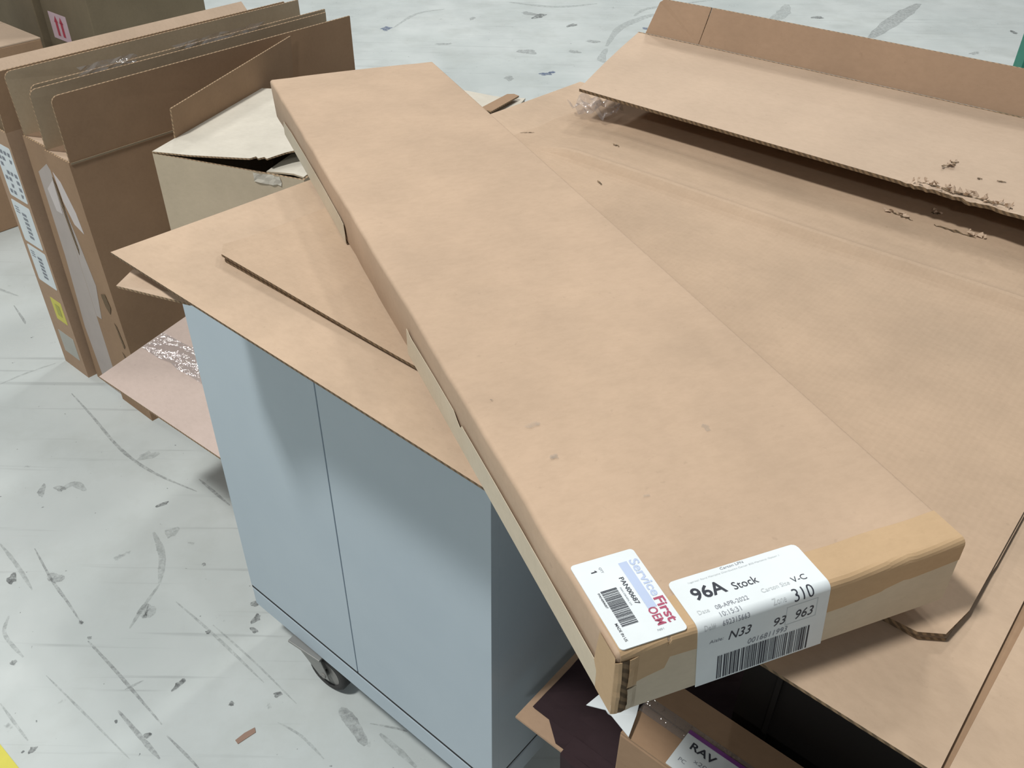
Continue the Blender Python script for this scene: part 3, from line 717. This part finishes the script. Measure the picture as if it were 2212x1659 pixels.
line(st, lambda x, y: rvtop(x, y, .0019), 'ink_soft', 'x20', 0.097, 0.026, 0.018, 0.006); line(st, lambda x, y: rvtop(x, y, .0019), 'ink_soft', 'PC', 0.080, 0.016, 0.010, 0.006)

SCRAP = [(0.868, -0.010, 0.608), (0.874, 0.018, 0.612), (0.918, 0.050, 0.618), (0.931, 0.017, 0.616), (0.940, -0.014, 0.612), (0.904, -0.002, 0.610), (0.899, -0.003, 0.611), (0.893, 0.000, 0.610)]
sp = MB()
pl = [W(a, b, z) - W(0.86, 0.0, 0.60) for a, b, z in SCRAP]
sp.prism(pl, (0, 0, 0.0012), 0, 0)
o = sp.build('paper_scrap', 'paper'); o.location = W(0.86, 0.0, 0.60)
tag(o, 'torn white paper scrap poking out under the long box corner', 'paper')

fc = thing('carton', 'shallow carton hidden on the cabinet top carrying the sheets', 'carton', W(0.30, 0.05, CZ1 + 0.0005))
closed_carton(fc, 0.36, 0.40, 0.1080, 'kraft_tan')
# ------------------------------------------------------------------ lower flattened carton
Z1 = 0.934
def sheet_grid(As, Bs, zf, t, skew=lambda a, b: (a, b)):
    top = [[(*skew(a, b), zf(a, b)) for a in As] for b in Bs]
    bot = [[(x, y, z - t) for x, y, z in r] for r in top]
    return top, bot
def lin(a, b, n): return [a + (b - a) * i / n for i in range(n + 1)]
low = thing('flattened_carton', 'large flattened brown carton lying lowest, its edge overhanging the cabinet doors', 'carton', PW(0, 0, Z1 - 0.007)); low.scale = (PS,) * 3
def sk_low(a, b):   # left edge runs slightly out of square; near left corner rounded
    t = (b + 0.03) / 1.25
    la = -0.166 + 0.078 * t
    x = la + (a + 0.166) * (1.262 - la) / (1.262 + 0.166)
    y = b - 0.020 * (x / 1.2)
    return (x, y)
top, bot = sheet_grid(lin(-0.166, 1.262, 24), lin(-0.024, 1.222, 20), lambda a, b: 0.007 + 0.0008 * math.sin(a * 9) * math.sin(b * 7), 0.0042, sk_low)
mb = MB(); mb.shell(top, bot); mb.build('near_panel', ['kraft_sheet', 'edge_dark'], low)
top, bot = sheet_grid(lin(1.2685, 1.80, 8), lin(-0.060, 1.20, 10), lambda a, b: 0.007 + 0.0006 * math.sin(a * 9) * math.sin(b * 7), 0.0042, lambda a, b: (a + 0.02 * b, b))
mb = MB(); mb.shell(top, bot); mb.build('side_panel', ['kraft_sheet', 'edge'], low)
top, bot = sheet_grid(lin(1.258, 1.276, 3), lin(-0.050, 1.20, 10), lambda a, b: 0.0012, 0.001, lambda a, b: (a + 0.02 * b, b))
mb = MB(); mb.shell(top, bot); mb.build('score_line', ['kraft_brown', 'edge'], low)
mb = MB(); mb.prism([(-0.115, -0.050, -0.027), (-0.143, -0.002, -0.027), (0.00, 0.11, -0.007), (0.12, 0.05, -0.007), (0.03, -0.004, -0.024)], (0, 0, -0.004)); mb.build('under_flap', ['kraft_flap', 'edge'], low)

# ------------------------------------------------------------------ upper flattened carton
Z2 = 0.9428
upc = thing('flattened_carton', 'thick flattened carton on the pile, two plies with worn corners under the long box', 'carton', PW(0, 0, Z1 + 0.0012)); upc.scale = (PS,) * 3
zt = Z2 - Z1 - 0.0012
def prof(a, b):
    z = zt + 0.0007 * math.sin(a * 11 + b * 4)
    d = b - 0.818; fade = min(1.0, max(0.0, (a - 0.055) / 0.09))
    z += fade * (0.012 * math.exp(-(d / 0.018) ** 2) + 0.008 * (1 / (1 + math.exp(-d / 0.008))))
    z += -0.0025 * math.exp(-((b - 0.905) / 0.03) ** 2) + 0.003 * math.exp(-((b - 0.955) / 0.014) ** 2) * (0.5 + 0.5 * math.sin(a * 6))
    z += 0.0075 * math.exp(-((b - 0.085) / 0.055) ** 2) * max(0.0, 1 - max(0, a) / 0.50) + 0.005 * math.exp(-((b - 0.085) / 0.06) ** 2) * max(0.0, 1 - abs(a - 1.2) / 0.16)
    return z
BS = lin(0.085, 0.74, 10) + [0.76 + 0.008 * k for k in range(30)] + lin(1.02, 1.30, 6)
def sk_up(a, b):
    x, y = a, b
    la = -0.022 + 0.05 * (b - 0.085) / 0.74
    x = la + (a + 0.022) * (1.222 - la) / 1.244
    # worn corners
    if b < 0.0851:
        if a < -0.0219: y += 0.022; x += 0.004
        elif a > 1.2219: y += 0.016; x -= 0.008
    y += 0.012 * math.exp(-((a - 1.15) / 0.06) ** 2) * 0 - 0.006 * math.sin((a + .02) * 2.6)
    return (x, y)
AS = lin(-0.022, 1.222, 40)
top, bot = sheet_grid(AS, BS, prof, 0.0045, sk_up)
mb = MB(); mb.shell(top, bot); mb.build('top_panel', ['kraft_flute', 'edge_dark'], upc)
top, bot = sheet_grid(AS, lin(0.085, 1.30, 8), lambda a, b: 0.0045 - 0.0002, 0.0042, lambda a, b: (sk_up(a, b)[0] + 0.002, sk_up(a, b)[1] + 0.003))
mb = MB(); mb.shell(top, bot); mb.build('bottom_panel', ['kraft_flute', 'edge_dark'], upc)
# tears on the top panel
def tear(root, a0, b0, a1, b1, wd, z, seed, name='tear', mat='edge_dark'):
    rnd = random.Random(seed); mb = MB(); n = 14; rows = []
    d = Vector((a1 - a0, b1 - b0, 0)); L_ = d.length; d.normalize(); nn = Vector((-d.y, d.x, 0))
    for i in range(n + 1):
        t = i / n; p = Vector((a0, b0, z)) + d * L_ * t + nn * rnd.uniform(-.3, .3) * wd
        h = wd * (0.2 + rnd.random()) * (0.3 + math.sin(math.pi * min(1, t * 1.02)))
        rows.append([p + nn * h * .5, p - nn * h * .5])
    mb.grid(rows); return mb.build(name, mat, root, recalc=False)
def fluff(root, a, b, z, sx, sy, h, seed, n=10, mat='kraft_flap'):
    rnd = random.Random(seed); mb = MB()
    for k in range(n):
        x = a + rnd.uniform(-.5, .5) * sx; y = b + rnd.uniform(-.5, .5) * sy; r = rnd.uniform(.003, .007); an = rnd.uniform(0, 6.28)
        ps = []
        for q in range(5):
            t = an + q * 1.2566 + rnd.uniform(-.3, .3); rr = r * rnd.uniform(.4, 1.2)
            ps.append((x + rr * math.cos(t), y + rr * 0.6 * math.sin(t), z + rnd.uniform(0, h)))
        mb.prism(ps, (0, 0, 0.0008), 0, 0)
    return mb.build('torn_paper', mat, root, recalc=False)
zs = lambda a, b: prof(a, b) + 0.0009
tear(upc, 0.800, 0.993, 0.845, 0.985, 0.007, zs(0.8, 0.99) , 1)
tear(upc, 0.880, 0.992, 0.955, 0.992, 0.008, zs(0.9, 0.99), 2)
tear(upc, 0.858, 1.040, 0.875, 1.046, 0.010, zs(0.86, 1.04), 3)
tear(upc, 0.303, 0.757, 0.322, 0.745, 0.004, zs(0.31, 0.75), 6); tear(upc, 0.226, 0.918, 0.246, 0.914, 0.006, zs(0.23, 0.917), 7)
tear(upc, 0.030, 0.845, 0.052, 0.868, 0.003, zs(0.04, 0.855), 9)
fluff(upc, 0.953, 0.994, zs(0.95, .99), 0.03, 0.014, 0.008, 5, 8); fluff(upc, 0.81, 0.992, zs(0.81, .99), 0.04, 0.010, 0.005, 6, 8); fluff(upc, 0.866, 1.044, zs(.866, 1.044), 0.02, 0.012, 0.006, 8, 5)

# ------------------------------------------------------------------ open carton along the far side of the pile
OZ = Z1 + 0.0012 + prof(0.5, 1.2) + 0.001
oc = thing('open_carton', 'long shallow open carton across the back of the pile with a raised torn flap', 'carton', PW(0.0, 1.08, OZ), rotz=PHI + math.radians(2.0)); oc.scale = (PS,) * 3
HL = 1.30; hz_ = 1.050 - OZ; fb = 0.252   # hinge line: local y, height
x0 = 0.012
mb = MB(); mb.prism([(x0 + .05, 0.115, 0.0), (HL, 0.115, 0.0), (HL, fb, 0.0), (x0, fb, 0.0)], (0, 0, 0.004)); mb.build('bottom_panel', ['kraft_tan', 'edge'], oc)
mb = MB(); mb.prism([(x0, fb, 0.0), (HL, fb, 0.0), (HL, fb, hz_), (x0, fb, hz_)], (0, -0.005, 0)); mb.build('back_wall', ['kraft_brown', 'edge'], oc)
# raised flap: torn stretch along its near edge
fz0 = 1.018 - OZ
rnd = random.Random(21)
front = [0.081, 0.10, 0.2, 0.3, 0.4, 0.5, 0.6, 0.7, 0.76, 0.80]
torn = [0.812 + 0.0075 * k for k in range(24)]
xs = front + torn + [1.0, 1.05, 1.15, 1.30]
rows_t = []
for u, t in enumerate((0, 0.02, 0.05, 0.15, 0.4, 0.7, 1.0)):
    row = []
    for x in xs:
        lx = x + (x0 - 0.081) * t * max(0, 1 - (x - 0.081) / 1.2)
        y0 = -0.099 - 0.034 * x
        ty = y0 + (fb - y0) * t
        z = fz0 + (hz_ - fz0) * t + 0.004 * math.sin(math.pi * t)
        if u == 0 and 0.812 <= x <= 0.99: ty += rnd.uniform(0.000, 0.0055); z -= rnd.uniform(0, 0.003)
        if u == 1 and 0.812 <= x <= 0.99: z += rnd.uniform(-0.0015, 0.0015); ty += 0.001
        row.append((lx, ty, z))
    rows_t.append(row)
mb = MB(); mb.shell(rows_t, [[(x, y, z - 0.0065) for x, y, z in r] for r in rows_t]); fo = mb.build('raised_flap', ['kraft_flap', 'edge_dark'], oc, label='pale flap with torn near edge')
fluff(fo, 0.905, -0.099 - .0308 + 0.013, fz0 + 0.0015, 0.17, 0.022, 0.010, 31, 34, 'kraft_flap')
tear(fo, 0.830, -0.114, 0.990, -0.118, 0.012, fz0 + 0.0022, 33); tear(fo, 0.847, -0.050, 0.863, -0.007, 0.010, fz0 + 0.0140, 34); tear(fo, 0.910, -0.052, 0.917, -0.046, 0.006, fz0 + 0.0105, 35); tear(fo, 0.940, -0.042, 0.955, -0.038, 0.004, fz0 + 0.0115, 36)
fluff(fo, 0.858, -0.022, fz0 + 0.012, 0.012, 0.03, 0.006, 37, 5)
# far flap standing up, slit near its left end
bt = 1.134 - OZ
mb = MB(); mb.prism([(0.030, fb + .001, hz_), (0.176, fb + .001, hz_), (0.192, fb + .012, bt), (0.066, fb + .012, bt - 0.002), (0.055, fb + .012, bt - 0.010)], (0, 0.005, 0)); mb.build('back_flap', ['kraft_tan', 'edge'], oc)
mb = MB(); mb.prism([(0.1772, fb + .001, hz_), (HL, fb + .001, hz_), (HL, fb + .012, bt + 0.004), (0.1945, fb + .012, bt)], (0, 0.005, 0)); mb.build('back_flap', ['kraft_tan', 'edge'], oc)

# crumpled clear tape wad hanging at the carton's near left end
wd = MB(); rows = crumple(0.095, 1.035, 0, 0.105, 0.085, 0.030, 9, 7, 17)
wd.grid([[(x, y, z) for x, y, z in r] for r in rows])
o = wd.build('tape_wad', 'clear', None, recalc=False); o.location = PW(0, 0, OZ + 0.001); o.rotation_euler = (0, 0, PHI); o.scale = (PS,) * 3
tag(o, 'crumpled clear packing tape under the raised flap corner', 'packing tape')

# ------------------------------------------------------------------ long flat carton on top
T = Vector((0.0724951, 0.3704415, 1.1937266)); U = Vector((0.9318523, 0.3627897, 0.0059088)); V = Vector((-0.3864167, 0.9221054, -0.0200927)); Nn = Vector((-0.0127421, 0.0164456, 0.9997836))
Vp = Nn.cross(U).normalized()
lw, ll, lt = 0.380, 1.666, 0.0855
lc = bpy.data.objects.new('long_carton', None); C.objects.link(lc); lc.empty_display_size = 0.05
mm = Matrix.Identity(4)
for i, v in enumerate((U, Vp, Nn)):
    for j in range(3): mm[j][i] = v[j] * PS
mm.translation = T - Nn * lt * PS
lc.matrix_world = mm
tag(lc, 'long flat tan carton with two white shipping labels lying across the pile', 'carton')
SK, SC = V.dot(U), V.dot(Vp)
def Q(u, v, n): return (u + v * SK, v * SC, n + lt)     # carton coordinates: across, along, height from top
R_ = 0.006
# body: rounded cross-section swept along the length
prof_pts = []
def arc(cx, cz, a0, a1, r, k=5): return [(cx + r * math.cos(math.radians(a0 + (a1 - a0) * i / k)), cz + r * math.sin(math.radians(a0 + (a1 - a0) * i / k))) for i in range(k + 1)]
topline = [(lw - R_ - (lw - 2 * R_) * i / 18, 0.0) for i in range(1, 18)]
step = [(0.036, 0.0), (0.033, -0.0005)]
prof_pts = arc(lw - R_, -R_, 0, 90, R_) + topline + arc(R_, -R_, 90, 180, R_) + arc(R_, -lt + 0.003, 180, 270, 0.003, 2) + arc(lw - R_, -lt + 0.003, 270, 360, 0.003, 2)
st_v = [0.0, 0.0015, 0.004] + lin(0.03, ll - 0.03, 46) + [ll - 0.004, ll - 0.0015, ll]
ins = [0.004, 0.0012, 0.0] + [0.0] * 47 + [0.0, 0.0012, 0.004]
rnd = random.Random(2)
rings = []
for v, ii in zip(st_v, ins):
    wob = rnd.uniform(-0.0010, 0.0010) if 0.05 < v < ll - .05 else 0
    sag = 0.0
    ring = []
    for (x, z) in prof_pts:
        xx = x; zz = z
        if ii:
            xx = x + ii * (1 if x < lw / 2 else -1) * (1 if (x < R_ or x > lw - R_) else 0); zz = z + ii * (-1 if z > -lt / 2 else 1)
        if x < R_ * 1.2: zz += wob; xx += wob * .6
        if z == 0.0 and 0.028 < x < 0.034: zz -= 0.0004
        if z == 0.0 and 0.05 < x < lw - .05: zz += 0.0016 * math.sin(v * 5.0) * math.sin(x * 8.3)
        ring.append(Q(xx, v, zz))
    rings.append(ring)
mb = MB(); n = len(prof_pts); vs = [p for r in rings for p in r]; fs = []
for i in range(len(rings) - 1):
    for j in range(n): fs.append([i * n + j, i * n + (j + 1) % n, (i + 1) * n + (j + 1) % n, (i + 1) * n + j])
fs.append(list(range(n - 1, -1, -1))); fs.append([(len(rings) - 1) * n + j for j in range(n)])
mb.add(vs, fs); body = mb.build('body', 'kraft', lc, smooth=True)
# shading by angle
for p in body.data.polygons: p.use_smooth = True
es = body.modifiers.new('edges', 'EDGE_SPLIT'); es.split_angle = math.radians(35)

def wrap(x, s, off):
    """surface across the near top edge: s > 0 on the top, s < 0 down the near face"""
    r = 0.006; q = r * math.pi / 2
    if s > r: return Q(x, s, off)
    if s < r - q: return Q(x, -off, -r + (s - (r - q)))
    a = (r - s) / r
    return Q(x, r - (r + off) * math.sin(a), -r + (r + off) * math.cos(a))
def arcS(depth): return 0.006 - 0.006 * math.pi / 2 - (depth - 0.006)   # depth below the top -> s
def band(name, xs, s_top, s_bot, off, mat, parent, th=0.0005, label=None):
    rows_o = []; rows_i = []
    K = 26
    for x in xs:
        a = s_top(x) if callable(s_top) else s_top; b = s_bot(x) if callable(s_bot) else s_bot
        rows_o.append([wrap(x, a + (b - a) * k / K, off + th) for k in range(K + 1)]); rows_i.append([wrap(x, a + (b - a) * k / K, off) for k in range(K + 1)])
    mb = MB(); mb.shell(rows_o, rows_i, 0, 0); return mb.build(name, mat, parent, label=label)
def interp(tab):
    def f(x):
        for (x0, y0), (x1, y1) in zip(tab, tab[1:]):
            if x <= x1: return y0 + (y1 - y0) * max(0, (x - x0)) / (x1 - x0)
        return tab[-1][1]
    return f
dep = interp([(0.0, 0.052), (0.012, 0.050), (0.030, 0.044), (0.050, 0.040), (0.0515, 0.026), (0.075, 0.027), (0.10, 0.030), (0.215, 0.040), (0.240, 0.040), (0.285, 0.036), (0.288, 0.034), (0.312, 0.029), (0.316, 0.031), (0.345, 0.029), (0.380, 0.026)])
band('near_end_tape', [0.014 + (lw - 0.018) * i / 60 for i in range(61)], lambda x: -0.012, lambda x: arcS(lt - 0.001), 0.0003, 'cream_tape', lc, label='cream paper tape on the near end')
band('top_end_tape', [0.0035 + (lw - 0.007) * i / 90 for i in range(91)], lambda x: 0.040 + 0.003 * (x / lw) + 0.0006 * math.sin(x * 70), lambda x: arcS(dep(x)), 0.0006, 'tan_tape', lc, label='tan paper tape over the near top edge')
# left side: cream strips with pointed ends and a notch
def side_strip(tab_top, n0, parent):
    mb = MB(); a = [Q(-0.0006, v, tz) for v, tz in tab_top] + [Q(-0.0006, v, n0) for v, tz in reversed(tab_top)]
    ex = Vector((-0.0007, 0, 0)); m_ = len(tab_top)
    top_ = [Vector(p) for p in a]; vs = top_ + [p + ex for p in top_]; N2 = len(vs) // 2
    fs = []
    for i in range(m_ - 1):
        j = 2 * m_ - 1 - i
        fs += [[i, i + 1, j - 1, j], [N2 + j, N2 + j - 1, N2 + i + 1, N2 + i]]
    rim = list(range(2 * m_)); fs += [[rim[k], rim[(k + 1) % len(rim)], N2 + rim[(k + 1) % len(rim)], N2 + rim[k]] for k in range(len(rim))]
    mb.add(vs, fs); return mb.build('side_tape', 'cream_tape', parent, label='cream paper tape strip')
side_strip([(0.030, -0.060), (0.036, -0.049), (0.15, -0.046), (0.28, -0.044), (0.395, -0.044), (0.402, -0.052), (0.412, -0.048), (0.425, -0.041), (0.50, -0.041), (0.60, -0.0435), (0.624, -0.040), (0.626, -0.070)], -0.0832, lc)
side_strip([(0.992, -0.070), (0.996, -0.050), (1.02, -0.047), (1.15, -0.044), (1.30, -0.044), (1.45, -0.046), (1.535, -0.052), (1.545, -0.066)], -0.0832, lc)
# crushed near left corner: dark bare-board strip paints the crevice's shade between curled tape ends
mb = MB(); mb.grid([[Q(0.0035 + 0.002 * math.sin(k), -0.0014, -0.010 - k * 0.0074), Q(0.0085, -0.0024, -0.010 - k * 0.0074), Q(0.0145, -0.0014, -0.010 - k * 0.0074)] for k in range(11)]); mb.build('corner_strip', 'edge_dark', lc, recalc=False)
def curl(x, depth, w_, amp, mat, seed):
    rnd = random.Random(seed); rows = []
    for k in range(12):
        t = k / 11; d = depth[0] + (depth[1] - depth[0]) * t; e = amp * (0.5 + 0.5 * math.sin(math.pi * t)) * rnd.uniform(.8, 1.1)
        rows.append([Q(x + w_, -0.0012, -d), Q(x + w_ * .5, -0.0012 - e * .7, -d), Q(x, -0.0012 - e, -d)])
    mb = MB(); mb.shell(rows, [[(p[0], p[1] + .0006, p[2]) for p in r] for r in rows], 0, 0); return mb.build('curled_tape', mat, lc)
curl(0.0125, (0.052, 0.082), 0.010, 0.004, 'cream_tape', 1); curl(0.0120, (0.010, 0.050), 0.010, 0.003, 'tan_tape', 2); curl(0.0045, (0.010, 0.083), -0.006, 0.0035, 'tan_tape', 3)
mb = MB(); mb.add([Q(-0.0012, 0.0, -0.004), Q(-0.0012, 0.030, -0.003), Q(-0.0012, 0.036, -0.049), Q(-0.0012, 0.030, -0.084), Q(-0.0012, 0.0, -0.084)], [[0, 1, 2, 3, 4]]); mb.build('side_end_tape', 'tan_tape', lc, recalc=False)

def smudge(u, v, ru, rv, mat, seed):
    rnd = random.Random(seed); n = 12; mb = MB(); vs = [Q(u, v, 0.0022)]
    for k in range(n):
        a = 6.2832 * k / n; q = rnd.uniform(.5, 1.1); vs.append(Q(u + ru * q * math.cos(a), v + rv * q * math.sin(a), 0.0022))
    mb.add(vs, [[0, 1 + k, 1 + (k + 1) % n] for k in range(n)]); mb.build('smudge', mat, lc, recalc=False)
smudge(0.056, 0.255, 0.006, 0.005, 'scuff', 1); smudge(0.030, 0.375, 0.0016, 0.0018, 'blot', 2); smudge(0.118, 0.165, 0.006, 0.002, 'scuff_soft', 3); smudge(0.058, 0.315, 0.012, 0.006, 'scuff_soft', 4); smudge(0.235, 0.24, 0.005, 0.007, 'scuff_soft', 5)
# small product label
def L1(X, Y, d=0.0004): return Q(0.0043 + Y * 0.985, 0.1048 - X, 0.0006 + d)
pts = rounded_rect(0, 0.1032, 0, 0.0668, 0.004)
mb = MB(); n = len(pts)
def sag1(X, Y): return -0.0012 * max(0, (X - 0.094) / 0.009) 
mb.prism([L1(x, y, 0.0003) for x, y in pts], (0, 0, 0.0010), 0, 0); l1 = mb.build('product_label', 'paper', lc)
f1 = lambda x, y: L1(x, y, 0.0016)
mb = MB(); mb.add([f1(.0131, .0445), f1(.0711, .0445), f1(.0711, .0535), f1(.0131, .0535)], [[0, 1, 2, 3]]); mb.build('logo_bar', 'logo_blue', l1)
line(l1, f1, 'logo_blue', 'Service', 0.0128, 0.0556, 0.0470, 0.0096, 0.022, name='logo_text'); line(l1, f1, 'logo_red', 'First', 0.0618, 0.0548, 0.0295, 0.0102, 0.024, name='logo_text'); line(l1, f1, 'logo_red', 'OEM', 0.0705, 0.0436, 0.0205, 0.0088, 0.02, name='logo_text')
line(l1, f1, 'ink', 'PAN00687', 0.0295, 0.0366, 0.0335, 0.0048, 0.012); line(l1, f1, 'ink', 'PAN00687', 0.0398, 0.0094, 0.0182, 0.0022, 0.01); line(l1, f1, 'ink', 'MADE IN US', 0.0760, 0.0080, 0.0205, 0.0028, 0.006); mb = MB(); mb.add([f1(x, y) for x, y in ((.0146, .0152), (.0158, .0152), (.0158, .0212), (.0148, .0212), (.0134, .0199), (.0134, .0189), (.0146, .0198))], [[0, 1, 2, 3, 4, 5, 6]]); mb.build('printed_text', 'ink', l1, recalc=False)
mb = MB(); barcode(mb, f1, 0.0386, 0.0812, 0.0128, 0.0292, 11, 75); mb.build('barcode', 'ink', l1, recalc=False)
line(l1, f1, 'ink_soft', 'QTY', 0.0115, 0.0246, 0.0070, 0.0026); line(l1, f1, 'ink_soft', 'PAN DRAIN, LH', 0.0402, 0.0318, 0.0218, 0.0018)
line(l1, lambda x, y: Q(x, y, 0.0024), 'ink_soft', 'N01', 0.0440, 0.0085, 0.006, 0.002)

# folded carton label over the near edge
def shx(x, s): 
    d = max(0.0, -s - 0.002)
    return x + 0.10 * d - 0.055 * (0.0545 - max(s, 0.0)) * (1 if s > 0 else 1) + (0.003 if s <= 0 else 0.003 * (1 - s / 0.0545))
def f2(x, s, d=0.0021): return wrap(shx(x, s), s, d)
LT, LB = 0.0545, arcS(lt + 0.001)
ux0, ux1 = 0.0785, 0.2185
rows_o = []; rows_i = []
xsL = [ux0, ux0 + .0008, ux0 + .002, ux0 + .0045] + lin(ux0 + .010, ux1 - .010, 14) + [ux1 - .0045, ux1 - .002, ux1 - .0008, ux1]
for x in xsL:
    e = min(x - ux0, ux1 - x); rr = 0.006
    cut = rr - math.sqrt(max(0, rr * rr - (rr - e) ** 2)) if e < rr else 0
    a = LT - cut
    ss = [a + (0.0065 - a) * k / 8 for k in range(8)] + [0.0065 - 0.0007 * k for k in range(17)] + [-0.0049 + (LB + 0.0049) * k / 10 for k in range(11)]
    rows_o.append([f2(x, q, 0.0018) for q in ss]); rows_i.append([f2(x, q, 0.0012) for q in ss])
mb = MB(); mb.shell(rows_o, rows_i, 0, 0); l2 = mb.build('carton_label', 'paper', lc)
for p in l2.data.polygons: p.use_smooth = True
es = l2.modifiers.new('edges', 'EDGE_SPLIT'); es.split_angle = math.radians(40)
D = lambda n: arcS(-n)
BEND = [-0.0040 + 0.0008 * k for k in range(14)]
for (txt, *a) in (('96A', 0.0925, 0.0262, 0.0335, 0.0142, 0.022), ('Stock', 0.1325, 0.0250, 0.0262, 0.0090, 0.004), ('310', 0.1790, -0.0030, 0.0215, 0.0105, 0.0), ('V-C', 0.1870, 0.0130, 0.0155, 0.0066),
        ('N33', 0.1105, D(-0.0290), 0.0240, 0.0128, 0.002, 0.25), ('93', 0.1590, D(-0.0322), 0.0130, 0.0122, 0.0, 0.2), ('963', 0.1825, D(-0.0320), 0.0195, 0.0135, 0.0, 0.2)):
    line(l2, f2, 'ink', txt, *a, cuts=BEND)
mb = MB(); barcode(mb, f2, 0.1005, 0.2010, D(-0.0842), D(-0.0490), 23, 93); mb.build('barcode', 'ink', l2, recalc=False)
for (txt, *a) in (('Carton LPN', 0.1334, 0.0505, 0.0250, 0.0030), ('08-APR-2022', 0.1044, 0.0112, 0.0340, 0.0048), ('10:15:31', 0.1042, 0.0036, 0.0214, 0.0044), ('692315663', 0.1035, -0.0032, 0.0280, 0.0045),
        ('0016811993', 0.1320, D(-0.0455), 0.0430, 0.0078, 0.0, 0.2), ('Aisle:', 0.0905, D(-0.0260), 0.0150, 0.0048, 0.0, 0.15)):
    line(l2, f2, 'ink_soft', txt, *a, cuts=BEND)
for (txt, *a) in (('Ingersoll Rand Memphis Distribution Center 800-Memstral Option 1', 0.0965, 0.0462, 0.0985, 0.0019), ('Date', 0.0866, 0.0112, 0.0112, 0.0048), ('Del#', 0.0850, -0.0030, 0.0115, 0.0048), ('Carton Size', 0.1537, 0.0128, 0.0298, 0.0048), ('Zone', 0.1565, 0.0000, 0.0142, 0.0048)):
    line(l2, f2, 'ink_pale', txt, *a, cuts=BEND)
mb = MB()
rx0, rx1, ry0, ry1, lwd = 0.1715, 0.2055, D(-0.0362), D(-0.0100), 0.0005
for (a0, a1, c0, c1) in ((rx0, rx1, ry0, ry0 + lwd), (rx0, rx1, ry1 - lwd, ry1), (rx0, rx0 + lwd, ry0, ry1), (rx1 - lwd, rx1, ry0, ry1)):
    for k in range(6):
        cA = c0 + (c1 - c0) * k / 6; cB = c0 + (c1 - c0) * (k + 1) / 6
        mb.add([f2(a0, cA), f2(a1, cA), f2(a1, cB), f2(a0, cB)], [[0, 1, 2, 3]])
mb.build('number_frame', 'ink_pale', l2, recalc=False)

# ------------------------------------------------------------------ small things on the floor
ch = MB(); ch.prism([(-0.022, -0.006, 0), (0.018, -0.007, 0), (0.022, 0.004, 0), (0.0, 0.007, 0), (-0.022, 0.005, 0)], (0, 0, 0.0015), 0, 0)
o = ch.build('paper_chip', 'chip'); o.location = (-0.535, 1.035, 0.0002); o.rotation_euler = (0, 0, 0.75)
tag(o, 'small brown paper chip on the floor before the cabinet', 'litter')
gr = thing('rack_upright', 'green punched steel rack upright at the top right edge', 'rack', (2.13, 3.86, 0), rotz=0.0)
mb = MB(); 
for sx in (0.0, 0.075): mb.box(sx, sx + 0.003, 0.0, 0.07, 0.008, 2.2)
mb.box(0.003, 0.075, 0.0, 0.003, 0.008, 2.2); mb.build('column', 'green', gr)
mb = MB(); mb.box(-0.03, 0.11, -0.03, 0.11, 0.0, 0.008); mb.build('foot_plate', 'green', gr)
for k in range(40):
    z = 0.1 + k * 0.05
    for xx in (0.018, 0.052): mb = MB(); mb.prism([(xx, -0.0008, z), (xx + .009, -0.0008, z), (xx + .0065, -0.0008, z - .018), (xx + .0025, -0.0008, z - .018)], (0, 0.0006, 0), 0, 0); mb.build('slot', 'dark_void', gr)
